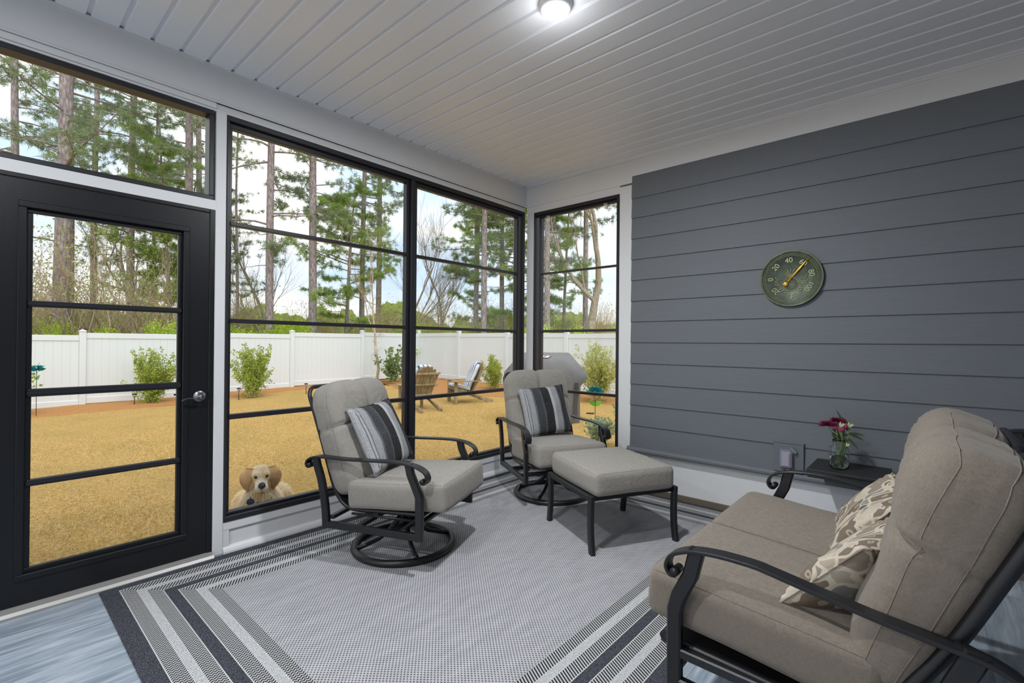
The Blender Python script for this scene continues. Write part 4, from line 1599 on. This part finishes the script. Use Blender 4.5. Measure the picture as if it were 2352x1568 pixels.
yp = [(-25.0, 5.0, 0, 0, 1.0, 'bright green young pine in the middle of the high strip window'),
      (-22.6, 5.2, 0, 2, .95, 'bright green young pine right of centre in the high strip window'),
      (-18.4, 10.2, 1, 1, .95, 'dense dark green young pine left of the bare sapling'),
      (-18.0, 17.4, 0, 3, 1.1, 'bushy green pine left of the trunk pair in the narrow pane'),
      (-14.6, 17.2, 1, 4, 1.15, 'light green pine top at the right of the narrow pane'),
      (-13.0, 18.2, 0, 5, .95, 'light green pine in the left half of the far wall window'),
      (-28.5, 7.0, 1, 2, 1.0, 'leaning dark green pine behind the right half of the door glass')]
for (x, y, k, rz, sc, lab) in yp:
    put_tree('young_pine_tree', lab, 'tree', [('trunk', young[k][0]), ('foliage', young[k][1])], (x, y), rz, sc, 'young pines beyond the fence')

# leafless trees
def make_bare(seed, L_, r, depth, spread, up, kids, sides=6, start=None, d=(0, 0, 1), mat='greybark', buds=0, stemH=0, shrink=(.6, .8)):
    r_ = random.Random(seed)
    mb = MB(); tips = []
    p = Vector((0, 0, 0))
    if stemH:
        q = [Vector((.04 * math.sin(i), .03 * math.cos(i * 1.3), stemH * i / 5)) for i in range(6)]
        mb.tube(q, [r * (1.15 - .15 * i / 5) for i in range(6)], 8)
        p = q[-1]
    grow(mb, tips, p, Vector(d).normalized(), L_, r, depth, r_, spread, up, .22, 4, sides, kids, shrink)
    out = [('trunk', mb.mesh('trunk', M[mat]))]
    if buds:
        f = MB(); lv = ([], [])
        for (tp, td) in tips:
            for _ in range(buds): leaf_quad(lv, tp + rand_unit(r_) * .08, td, .05, r_)
        f.add(lv[0], lv[1]); out.append(('buds', f.mesh('buds', M['leafolive'])))
    return out


bareA = make_bare(31, 3.0, .15, 5, .55, .06, (2, 3), stemH=2.2)
bareB = make_bare(32, 2.4, .09, 6, .45, .10, (2, 3), stemH=1.0)
sap = make_bare(33, 1.3, .036, 5, .72, .12, (2, 3), stemH=1.05, mat='palebark')
for (m_, x, y, rz, sc, lab) in ((bareA, -11.3, 18.05, 0, 1.15, 'large spreading bare tree in the right half of the far wall window'),
                            (bareB, -20.3, 14.8, 1, 1.1, 'misty bare tree behind the mullion of the large window'),
                            (bareB, -19.6, 16.4, 3, 1.15, 'round twiggy bare tree at the left of the narrow pane'),
                            (bareB, -20.8, 8.1, 4, 1.0, 'thin bare tree between the two tall pines of the wide pane'),
                            (bareA, -25.5, 4.5, 5, .8, 'twisted bare tree behind the door glass')):
    put_tree('bare_tree', lab, 'tree', m_, (x, y), rz, sc, 'leafless trees beyond the fence')
put_tree('bare_sapling', 'slender leafless sapling with pale trunk in front of the white fence', 'tree', sap, (-15.4, 9.85), 2.0, 1.35)


# understorey bushes behind the fence
def make_bush(seed, W_, H_, n_st, nleaf, lsize, matname, twmat='twig', d0=3, spread=.5):
    r_ = random.Random(seed)
    mb = MB(); tips = []
    for i in range(n_st):
        a = r_.uniform(0, 2 * PI); q = r_.uniform(0, .35) * W_
        grow(mb, tips, Vector((q * math.cos(a), q * math.sin(a), 0)), Vector((math.cos(a) * .45, math.sin(a) * .45, 1)).normalized(), H_ * .40, .018 * H_ / 2, d0, r_, spread, .05, .3, 3, 4, (2, 3), (.6, .85))
    f = MB(); lv = ([], [])
    k = max(1, nleaf // max(1, len(tips)))
    for (tp, td) in tips:
        for _ in range(k): leaf_quad(lv, tp + rand_unit(r_) * .30 * r_.random(), td, lsize * r_.uniform(.6, 1.2), r_)
    f.add(lv[0], lv[1])
    return [('stems', mb.mesh('stems', M[twmat])), ('foliage', f.mesh('foliage', M[matname]))]


uY = make_bush(41, 1.6, 2.6, 7, 8000, .075, 'leafyellow')
uO = make_bush(42, 1.8, 4.2, 14, 2600, .055, 'leafolive')
uT = make_bush(43, 1.8, 4.2, 14, 900, .055, 'leafyellow')
kinds = {'y': (uY, 'yellow-green spring bush'), 'o': (uO, 'olive brown thicket bush'), 't': (uT, 'bare twiggy bush')}
rnd = random.Random(77)
row = []
places = 'tyoytotyoyttyytyyoyttyoyytytyoyyytytyoyy'
where = ['far left behind the door glass', 'left behind the door glass', 'centre behind the door glass', 'right behind the door glass', 'between door and large window', 'left in the wide pane', 'left of centre in the wide pane',
         'centre of the wide pane', 'right in the wide pane', 'by the mullion of the large window', 'left in the narrow pane', 'right in the narrow pane', 'left in the far wall window', 'right in the far wall window']
NB = len(places)
for i, k in enumerate(places):
    f_ = i / (NB - 1)
    ang = R(-3) + f_ * R(66)            # bearing measured from west towards north
    dist = 19.5 + (i * 7 % 5) * 1.5 + 2.0 * f_
    if ang < R(20): dist = 19 + (i * 7 % 5) * 1.3
    x = -dist * math.cos(ang); y = dist * math.sin(ang)
    if x > -17.3 and y < 13.6:
        s_ = 13.8 / y; x *= s_; y *= s_
        if s_ < 1: x, y = -17.4, y
    sc = rnd.uniform(.8, 1.1)
    if k == 'o' and f_ < .35: sc *= 1.25
    elif f_ > .35: sc *= .80
    row_ = ('close behind the fence', 'second back', 'third back', 'fourth back', 'deepest')[i * 7 % 5]
    put_tree('thicket_bush', kinds[k][1] + ' ' + where[min(13, int(f_ * 14))] + ', ' + row_, 'bush', kinds[k][0], (x, y), rnd.uniform(0, 6), sc, 'bushes beyond the fence')

for i in range(15):
    f_ = i / 14
    ang = R(-1) + f_ * R(62)
    x, y = -18.2, 18.2 * math.tan(ang)
    if y > 14.4: y = 14.4; x = -y / math.tan(ang)
    put_tree('thicket_bush', 'low bright yellow-green bush hugging the back of the fence, number %s from the left' % ('one two three four five six seven eight nine ten eleven twelve thirteen fourteen fifteen'.split()[i]), 'bush', uY, (x, y), i * 1.7, .72 + .16 * math.sin(i * 2.3), 'bushes beyond the fence')

# distant wood edge: low hills of foliage very far away
rl = MB(); lv = ([], []); r_ = random.Random(5)
for i in range(26000):
    a = R(-8) + R(80) * r_.random(); dd = r_.uniform(36, 50)
    hh = (3.4 + 1.6 * noise.noise(Vector((a * 9, 0, 1))) + 1.0 * noise.noise(Vector((a * 40, 3, 1)))) * dd / 42
    z = hh * (1 - r_.random() ** 1.6) - .3
    leaf_quad(lv, Vector((-dd * math.cos(a), dd * math.sin(a), z)), Vector((0, 0, 1)), .55, r_, .5)
rl.add(lv[0], lv[1])
o = rl.build('distant_woods', M['leafwoods'])
tag(o, 'low distant edge of the woods behind all the trees', 'woods', kind='stuff')


# ---- planted shrubs in the bed
def shrub(name, label, x, y, W_, H_, n_st, nleaf, ls, mat, seed, d0=2, spread=.5, rz=0, group=None):
    r_ = random.Random(seed)
    mb = MB(); tips = []
    for i in range(n_st):
        a = r_.uniform(0, 2 * PI); k_ = r_.uniform(.05, 1.0)
        ex = W_ / 2 / H_ * 1.1 * k_
        grow(mb, tips, Vector((.04 * math.cos(a), .04 * math.sin(a), 0)), Vector((math.cos(a) * ex, math.sin(a) * ex, 1)).normalized(), H_ * .44 * (1 - .2 * k_), .008, d0, r_, spread, .05, .2, 3, 4, (2, 3), (.45, .75))
    f = MB(); lv = ([], [])
    k = max(1, nleaf // max(1, len(tips)))
    for (tp, td) in tips:
        for _ in range(k): leaf_quad(lv, tp - td * r_.random() ** 1.5 * H_ * .42 + rand_unit(r_) * .05, td, ls * r_.uniform(.6, 1.2), r_)
    f.add(lv[0], lv[1])
    t = thing(name, label, 'shrub', (x, y, ground_z(x, y) + .02), rz, group)
    mb.build('stems', M['twig'], t); f.build('foliage', M[mat], t)
    return t


shrub('planted_shrub', 'round green shrub in the straw bed seen through the glass door', -15.2, 2.98, 1.35, 1.5, 12, 8000, .045, 'leafgreen', 51)
shrub('planted_shrub', 'full bright green shrub in the straw bed at the left of the large window', -14.45, 5.28, 1.15, 1.55, 12, 9500, .045, 'leafgreen', 52)
shrub('planted_shrub', 'airy broad-leaved young magnolia shrub beside the bare sapling', -14.9, 10.25, 1.0, 1.45, 6, 1000, .10, 'leafdark', 53, 2, .65)
shrub('planted_shrub', 'light green shrub behind the blue striped garden chair', -10.6, 11.1, 1.0, 1.15, 9, 4500, .045, 'leafgreen', 54)
shrub('planted_shrub', 'sparse shrub just left of the corner post, by the grill', -9.0, 11.4, .6, 1.1, 5, 900, .06, 'leafred', 59)
shrub('planted_shrub', 'tall reddish green shrub behind the covered grill', -6.75, 10.95, 1.35, 1.75, 10, 8000, .045, 'leafred', 55)
shrub('lavender_bush', 'grey-green feathery bush close outside the far wall window', -3.36, 6.40, .60, 1.05, 26, 5200, .045, 'leafgrey', 56, 1, .25)
shrub('lavender_bush', 'low wispy grey-green bush left of the feathery one, seen behind the chair arm', -3.95, 6.50, .6, .50, 14, 1500, .045, 'leafgrey', 57, 1, .3)
shrub('planted_shrub', 'twiggy shrub at the left edge of the door glass behind the turquoise flower stake', -15.0, .62, .8, 1.35, 6, 700, .07, 'leafgreen', 58, 2, .5)


# ---- solar flower stakes
mteal = plain('turquoise_metal', '1d8f9a', .35, metal=.3, var=.2)
mgl = plain('green_metal_leaf', '6bab2c', .4, var=.4, vscale=12)
def stake(label, x, y, H_, rp, leaves, panel):
    t = thing('flower_stake', label, 'garden stake', (x, y, ground_z(x, y)), .4, 'metal flower stakes')
    b = MB(); b.tube([(0, 0, -.05), (0, 0, H_)], .006, 6); b.build('stake_rod', M['blackmetal'], t)
    b = MB()
    for ring, (tilt, L_, n_) in enumerate(((-8, rp, 8), (18, rp * .85, 8), (45, rp * .6, 6))):
        for k in range(n_):
            a = 2 * PI * (k + .5 * ring) / n_
            e = R(tilt)
            blade(b, (0, 0, H_), (math.cos(a) * math.cos(e), math.sin(a) * math.cos(e), math.sin(e)), L_, rp * .30, -.03)
    b.build('petals', mteal, t)
    b = MB(); b.lathe([(0, 0), (.03, .0), (.035, .02), (.0, .05)], 12, c=(0, 0, H_), cap=False); b.build('flower_centre', M['chrome'], t)
    for s in (-1, 1):
        b = MB(); blade(b, (0, 0, H_ * leaves), (s * .8, 0, .8), .17, .045, .02); b.build('leaf', mgl, t)
    if panel:
        b = MB(); b.bbox(-.16, -.02, -.05, .05, H_ * .40, H_ * .40 + .018, .004); b.build('solar_panel', M['blackmetal'], t)


stake('turquoise metal flower stake with green leaves outside the far wall window', -4.68, 7.60, .69, .16, .62, True)
stake('turquoise metal flower stake seen at the left edge of the door glass', -14.75, .9, 1.05, .16, .78, False)

# ---- little path lights
for (x, y, lab) in ((-15.0, 2.66, 'small path light beside the shrub seen through the door'),
                    (-14.3, 4.82, 'small path light beside the full shrub in the large window'),
                    (-14.1, 6.6, 'small path light just left of the first swivel chair back')):
    t = thing('path_light', lab, 'garden light', (x, y, ground_z(x, y)), 0, 'solar path lights')
    b = MB(); b.tube([(0, 0, -.02), (0, 0, .24)], .010, 6); b.build('stake', M['blackmetal'], t)
    b = MB(); b.lathe([(0, .24), (.03, .24), (.045, .30), (.0, .31)], 12, cap=False); b.build('glass_shade', M['chrome'], t)
    b = MB(); b.lathe([(0, .30), (.06, .305), (.05, .325), (0, .335)], 12, cap=False); b.build('cap', M['blackmetal'], t)

# ---- adirondack chairs
mw = m_bark('weathered_tan_wood', '857558', 'ab9a7a', .5)
def adirondack(label, x, y, rz):
    t = thing('adirondack_chair', label, 'chair', (x, y, ground_z(x, y)), rz, 'wooden garden chairs on the lawn')
    # local +x = facing direction
    for s in (-1, 1):
        b = MB(); b.bbox(.30, .39, s * .29 - .02 , s * .29 + .02, 0, .56, .004); b.build('front_leg', mw, t)
        b = MB()
        b.extrude([(.37, .24), (.37, .38), (.30, .40), (-.10, .27), (-.55, .0), (-.68, .0), (-.70, .06), (-.20, .20)], 'y', s * .25 - .014, s * .25 + .014)
        b.build('rear_leg', mw, t)
        b = MB()
        poly = [(.45, s * .26), (.45, s * .40), (.36, s * .43), (-.05, s * .37), (-.34, s * .34), (-.34, s * .27), (.30, s * .25)]
        b.extrude(poly if s > 0 else poly[::-1], 'z', .56, .585); b.build('arm', mw, t)
    b = MB()
    for k in range(6):
        u = .36 - k * .092
        z = .40 - k * .024 - .01
        b.obox((u, 0, z), (.042, 0, -.010), (0, .27, 0), (.0026, 0, .011))
    b.build('seat', mw, t)
    b = MB()
    for k in range(7):
        v = (k - 3)
        L_ = .86 - .022 * v * v
        w0 = .036; w1 = .050
        base = Vector((-.10, v * .070, .24)); tip = Vector((-.10 - .36 * L_ / .86 - .01 * abs(v) * 0, v * .098, .24 + L_ * .90))
        d = tip - base
        nrm = Vector((d.z, 0, -d.x)).normalized() * .009
        side0 = Vector((0, w0 * .9, 0)); side1 = Vector((0, w1 * .88, 0))
        r1 = tip + d.normalized() * .025
        vs = [base - side0 - nrm, base + side0 - nrm, base + side0 + nrm, base - side0 + nrm,
              tip - side1 - nrm, tip + side1 - nrm, tip + side1 + nrm, tip - side1 + nrm,
              r1 - side1 * .45 - nrm, r1 + side1 * .45 - nrm, r1 + side1 * .45 + nrm, r1 - side1 * .45 + nrm]
        b.add(vs, [(0, 3, 2, 1), (0, 1, 5, 4), (1, 2, 6, 5), (2, 3, 7, 6), (3, 0, 4, 7), (4, 5, 9, 8), (5, 6, 10, 9), (6, 7, 11, 10), (7, 4, 8, 11), (8, 9, 10, 11)])
    b.build('backrest', mw, t)
    for (z, w_) in ((.36, .26), (.60, .33), (.86, .36)):
        b = MB(); u = -.10 - .36 * (z - .24) / .80 - .028
        b.band(spline([(u, -w_, z), (u - .02, 0, z), (u, w_, z)], 5), (0, 0, 1), .05, .022); b.build('back_brace', mw, t)
    return t


ad1 = adirondack('weathered wooden garden chair seen from behind, its slatted back turned to the porch', -9.10, 6.93, R(171))
ad2 = adirondack('weathered wooden garden chair facing left with its striped cushion in view', -9.22, 8.55, R(246))
mst = m_stripes('blue_white_stripe', [(0, 'e4e8ee'), (.10, '2f55a0'), (.16, 'e4e8ee'), (.34, '2f55a0'), (.40, 'e4e8ee'), (.58, '2f55a0'), (.64, 'e4e8ee'), (.82, '2f55a0'), (.88, 'e4e8ee')], 1 / .46, 1)
for rt, nm in ((ad1, 'behind the mullion, on the chair seen from behind'), (ad2, 'on the chair facing left')):
    c_ = thing('striped_cushion', 'blue and white striped cushion ' + nm, 'cushion', rt.location, rt.rotation_euler.z, 'striped cushions on the garden chairs')
    cushion('seat_pad', mst, .24, .23, .045, .035, seat_deform(.24, .23, .045), c_, loc=(.16, 0, .415), rot=(0, R(-14), 0), nx=8, ny=8, nz=3)
    cushion('back_pad', mst, .040, .22, .36, .035, back_deform(.04, .22, .36, 1, .0, .2, False), c_, loc=(-.185, 0, .72), rot=(0, R(-24), 0), nx=3, ny=8, nz=10)

# ---- covered grill
cvm = NT('grey_vinyl_grill_cover'); cb = cvm.bsdf(Roughness=.55)
v_ = cvm.coord(); cvm.l(cvm.mix(cvm.noise(v_, 4, 4), '56575b', '6d6e72'), cb.inputs['Base Color'])
cvm.l(cvm.bump(cvm.noise(v_, 4, 2, .5), .3, .04), cb.inputs['Normal'])
gr_ = thing('grill_cover', 'barbecue grill under a grey fitted cover on the lawn by the window corner', 'grill', (-5.94, 7.71, ground_z(-5.9, 7.8)), R(41.5))
# rings of the cover: (half width, half depth, height, x shift)
rings = [(.70, .32, .0), (.71, .34, .08), (.69, .34, .45), (.70, .34, .72), (.84, .35, .88), (.83, .33, .98), (.62, .27, 1.22), (.50, .16, 1.36), (.47, .10, 1.38)]
vs = []; NS = 40
for (a, d, z) in rings:
    for k in range(NS):
        q = 2 * PI * k / NS
        e = .32
        cx, cy = math.cos(q), math.sin(q)
        px_ = a * math.copysign(abs(cx) ** e, cx); py_ = d * math.copysign(abs(cy) ** e, cy)
        wob = .018 * noise.noise(Vector((px_ * 4, py_ * 6, z * 2.2)))
        if z < .5: wob += .016 * math.sin(px_ * 17 + 1.2 * z) * (1 - z * 1.6)
        L2 = math.hypot(px_, py_) or 1
        vs.append((px_ + wob * px_ / L2, py_ + wob * py_ / L2 * 2, z + .01 * noise.noise(Vector((px_ * 3, py_ * 3, 4)))))
fs = [(i * NS + k, i * NS + (k + 1) % NS, (i + 1) * NS + (k + 1) % NS, (i + 1) * NS + k) for i in range(len(rings) - 1) for k in range(NS)]
fs.append(tuple((len(rings) - 1) * NS + k for k in range(NS)))
b = MB(); b.add(vs, fs, 0, True); b.build('cover', cvm.mat, gr_)
mdk = plain('dark_cover_trim', '3d3e42', .6)
for s in (-1, 1):
    b = MB(); b.band([(s * .60, -.372, .80), (s * .60, -.350, .55), (s * .575, -.352, .10)], (1, 0, 0), .07, .006); b.build('cover_strap', mdk, gr_)
b = MB(); b.bbox(-.15, .15, -.362, -.352, .56, .60, .003); b.build('cover_handle', mdk, gr_)
# white and red brand plate printed on the hood face
b = MB()
def hoodp(x, s):   # point on the sloping hood face, s 0..1 up the slope
    return (x, -.270 + s * .11, 1.225 + s * .135)
LX = -.07
SD = .28
q = [(-.16 + LX, .60 - SD), (.12 + LX, .60 - SD), (.18 + LX, .92 - SD), (-.10 + LX, .92 - SD)]
def plate(qs, off, mat, nm):
    b = MB(); n_ = Vector((0, -.79, .61)) * off
    f_ = [Vector(hoodp(*p)) + n_ for p in qs]; g_ = [p + Vector((0, .02, -.004)) for p in f_]
    b.add(f_ + g_, [(0, 1, 2, 3), (7, 6, 5, 4), (0, 4, 5, 1), (1, 5, 6, 2), (2, 6, 7, 3), (3, 7, 4, 0)]); return b.build(nm, mat, gr_)
plate(q, .026, plain('logo_red', 'b5323c', .5), 'logo_border')
plate([(-.135 + LX, .64 - SD), (.11 + LX, .64 - SD), (.155 + LX, .88 - SD), (-.095 + LX, .88 - SD)], .029, plain('logo_white', 'dcdcdc', .5), 'logo_plate')
plate([(.0 + LX, .67 - SD), (.03 + LX, .67 - SD), (.105 + LX, .85 - SD), (.075 + LX, .85 - SD)], .031, mdk, 'logo_stroke')
plate([(.02 + LX, .80 - SD), (.085 + LX, .80 - SD), (.10 + LX, .85 - SD), (.04 + LX, .85 - SD)], .031, mdk, 'logo_stroke')
# ------------------------------------------------------------------ golden retriever lying on the grass
dx, dy = -3.98, 1.505
dz = ground_z(dx, dy)
dog = thing('golden_retriever', 'golden retriever lying on the grass outside the large window, facing in', 'dog', (dx, dy, dz), R(-18))
# local frame: +x = towards the porch (front of the dog), +z up, y across
md = bpy.data.metaballs.new('dog_body'); md.resolution = .014; md.threshold = .4
mo = bpy.data.objects.new('dog_body_src', md); C.objects.link(mo)
def ball(x, y, z, rx, ry, rz_, s=2.0):
    e = md.elements.new(type='ELLIPSOID'); e.co = (x, y, z); e.radius = 1.0
    k = 1.28
    e.size_x, e.size_y, e.size_z = rx * k, ry * k, rz_ * k; e.stiffness = s
    return e
HX, HZ = .03, .515
# trunk, chest, neck
ball(-.42, .05, .17, .26, .15, .17); ball(-.20, .02, .22, .20, .165, .21); ball(-.04, .0, .24, .15, .17, .21); ball(.0, 0, .33, .10, .11, .14); ball(.0, 0, .43, .085, .09, .09)
# haunches folded to the side
ball(-.60, .17, .15, .17, .13, .15); ball(-.48, .30, .09, .15, .07, .08); ball(-.62, -.08, .13, .15, .11, .13)
ball(-.36, .33, .045, .10, .04, .04)
# fore legs stretched forward
for s in (-1, 1):
    ball(.06, s * .115, .13, .09, .06, .11); ball(.16, s * .12, .055, .14, .045, .05); ball(.30, s * .115, .045, .10, .042, .042); ball(.385, s * .115, .04, .055, .048, .036)
ball(-.80, .20, .06, .16, .045, .05)
# head: skull, cheeks, muzzle, brow
ball(HX, 0, HZ + .035, .090, .086, .070); ball(HX + .02, 0, HZ - .005, .085, .078, .070)
ball(HX + .100, 0, HZ - .035, .070, .050, .044); ball(HX + .130, 0, HZ - .052, .045, .046, .036); ball(HX + .085, 0, HZ - .072, .058, .032, .020)
for s in (-1, 1):
    ball(HX + .065, s * .034, HZ + .034, .028, .026, .020); ball(HX + .135, s * .022, HZ - .052, .030, .026, .030)
bpy.context.view_layer.update()
dg = bpy.context.evaluated_depsgraph_get()
me = bpy.data.meshes.new_from_object(mo.evaluated_get(dg))
bpy.data.objects.remove(mo)
fur = NT('golden_fur')
fb = fur.bsdf(Roughness=.9); fb.inputs['Specular IOR Level'].default_value = .1
tcn = fur.n('ShaderNodeTexCoord'); v_ = tcn.outputs['Object']
sp_ = fur.n('ShaderNodeSeparateXYZ'); fur.l(v_, sp_.inputs[0])
n1 = fur.noise(v_, 9, 4, .6); n2 = fur.noise(v_, 60, 3, .6)
cb_ = fur.ramp(fur.math('ADD', fur.math('MULTIPLY', n1, .8), fur.math('MULTIPLY', n2, .25)), [(.28, 'cfa876'), (.48, 'e8cfa6'), (.68, 'f7ebd2')])
# whitened muzzle
dist = fur.n('ShaderNodeVectorMath', operation='DISTANCE'); dist.inputs[1].default_value = (HX + .14, 0, HZ - .06); fur.l(v_, dist.inputs[0])
fur.l(fur.mix(fur.ramp(dist.outputs['Value'], [(.045, 1.0), (.10, 0.0)]), cb_, 'efe4d2'), fb.inputs['Base Color'])
fur.l(fur.bump(fur.noise(v_, 140, 2), .6, .01), fb.inputs['Normal'])
furear = plain('ear_fur', 'd0a878', .9, var=.25, vscale=30)
me.materials.clear(); me.materials.append(fur.mat)
for p in me.polygons: p.use_smooth = True
body = bpy.data.objects.new('body', me); C.objects.link(body); body.parent = dog
ears = []
mdark = plain('dark_nose', '2a2a30', .35); meye = plain('dark_eye', '1c1512', .12)
b = MB()
vs_n = []
b.lathe([(0, -.014), (.017, -.011), (.025, 0), (.022, .010), (.0, .015)], 18, cap=False)
o = b.build('nose', mdark, dog, loc=(HX + .166, 0, HZ - .030), rot=(0, R(80), 0)); o.scale = (1, 1.05, .9)
b = MB(); b.tube(spline([(HX + .168, -.020, HZ - .092), (HX + .178, 0, HZ - .080), (HX + .168, .020, HZ - .092)], 5), .0022, 6)
b.tube([(HX + .176, 0, HZ - .080), (HX + .174, 0, HZ - .05)], .002, 6); b.build('mouth', mdark, dog)
for s in (-1, 1):
    b = MB(); b.lathe([(0, -.010), (.009, -.007), (.0125, 0), (.009, .007), (0, .010)], 16, cap=False)
    o = b.build('eye', meye, dog, loc=(HX + .082, s * .039, HZ + .018), rot=(0, R(80), R(18 * s)))
    # drooping ear
    n_ = 12; vs = []; fs = []
    for i in range(n_ + 1):
        t = i / n_
        zc = HZ + .072 - .165 * t + .012 * math.sin(t * PI); yc = s * (.072 + .040 * math.sin(t * PI * .7) - .008 * t); xc = HX + .005 + .018 * math.sin(t * PI)
        w_ = (.026 + .030 * math.sin(PI * min(1, t * .9 + .12))) * (1 - .25 * t * t) if t < .99 else .006
        for j in range(7):
            q = -1 + j / 3
            vs.append((xc + w_ * q * .55 + .008 * (1 - q * q), yc - s * w_ * q * .80 , zc - .008 * q * t))
        for j in range(6, -1, -1):
            q = -1 + j / 3
            vs.append((xc + w_ * q * .55 - .010, yc - s * w_ * q * .80 - s * .004, zc - .008 * q * t))
    for i in range(n_):
        for j in range(14):
            j2 = (j + 1) % 14
            fs.append((i * 14 + j, i * 14 + j2, (i + 1) * 14 + j2, (i + 1) * 14 + j))
    fs.append(tuple(range(14))); fs.append(tuple(n_ * 14 + j for j in range(13, -1, -1)))
    b = MB(); b.add(vs, fs, 0, True); e_ = b.build('ear', furear, dog)
    ears.append(e_.data)
# fur strands over the body
rn = random.Random(9)
fv = []; ff = []; ear_f = []
polys = me.polygons; vv = me.vertices
areas = [p.area for p in polys]; tot = sum(areas)
NF = 42000
for p in polys:
    k = p.area / tot * NF
    k = int(k) + (1 if rn.random() < k - int(k) else 0)
    for _ in range(k):
        c = p.center + rand_unit(rn) * .006; n_ = p.normal
        head = c.z > HZ - .10 and c.x > -.05
        L_ = rn.uniform(.006, .012) if head else rn.uniform(.03, .065)
        if c.x > HX + .08 and c.z > HZ - .1: L_ *= .4
        if c.z < .07: L_ *= .5
        down = Vector((-.35 if not head else -.5, 0, -.9))
        d = (n_ * (.35 if head else .45) + down * .7 + rand_unit(rn) * .25).normalized()
        s_ = d.cross(n_); s_ = (s_.normalized() if s_.length > 1e-4 else Vector((0, 1, 0))) * (.0009 if head else .0013)
        o_ = len(fv)
        m1 = c + d * L_ * .5 + n_ * L_ * .12; m2 = c + d * L_
        fv += [c - s_, c + s_, m1 + s_ * .8, m1 - s_ * .8, m2]
        ff += [(o_, o_ + 1, o_ + 2, o_ + 3), (o_ + 3, o_ + 2, o_ + 4)]
for em_ in ears:
    for p in em_.polygons:
        if p.area < 1e-7: continue
        for _ in range(max(1, int(p.area * 9e5 / 3))):
            q_ = [em_.vertices[k].co for k in p.vertices[:4]]; a_, b_ = rn.random(), rn.random()
            c = (q_[0].lerp(q_[1], a_)).lerp(q_[-1].lerp(q_[-2], a_), b_) if len(q_) > 3 else p.center; n_ = p.normal
            L_ = rn.uniform(.010, .024); d = (Vector((0, 0, -1)) + n_ * .3 + rand_unit(rn) * .25).normalized()
            s_ = d.cross(n_); s_ = (s_.normalized() if s_.length > 1e-4 else Vector((0, 1, 0))) * .001
            o_ = len(fv); fv += [c - s_, c + s_, c + d * L_]; ear_f.append((o_, o_ + 1, o_ + 2))
b = MB(); b.add(fv, ff, 0, True); b.add([], [])
b.f += ear_f; b.m += [1] * len(ear_f); b.sm += [True] * len(ear_f); fo_ = b.build('fur', [fur.mat, furear], dog); fo_['kind'] = 'stuff'
# collar with round blue tag
cl = thing('dog_tag', 'round dark blue tag hanging at the dog\'s chest', 'pet tag', (dx, dy, dz), R(-18))
b = MB(); b.tube([(-.01 + .108 * math.cos(a), .104 * math.sin(a), .375 - .045 * math.cos(a)) for a in [2 * PI * k / 40 for k in range(40)]], .005, 6, closed=True)
b.build('collar', plain('dark_collar', '3c2c2a', .7), cl)
b = MB(); b.lathe([(0, -.002), (.024, -.002), (.026, 0), (.024, .002), (0, .002)], 24, cap=False)
b.tube([(0, .026, .0), (0, .04, 0)], .003, 5)
b.build('disc', plain('blue_tag', '2c3f57', .25, metal=.5), cl, loc=(.185, -.075, .372), rot=(R(90), 0, R(90)))
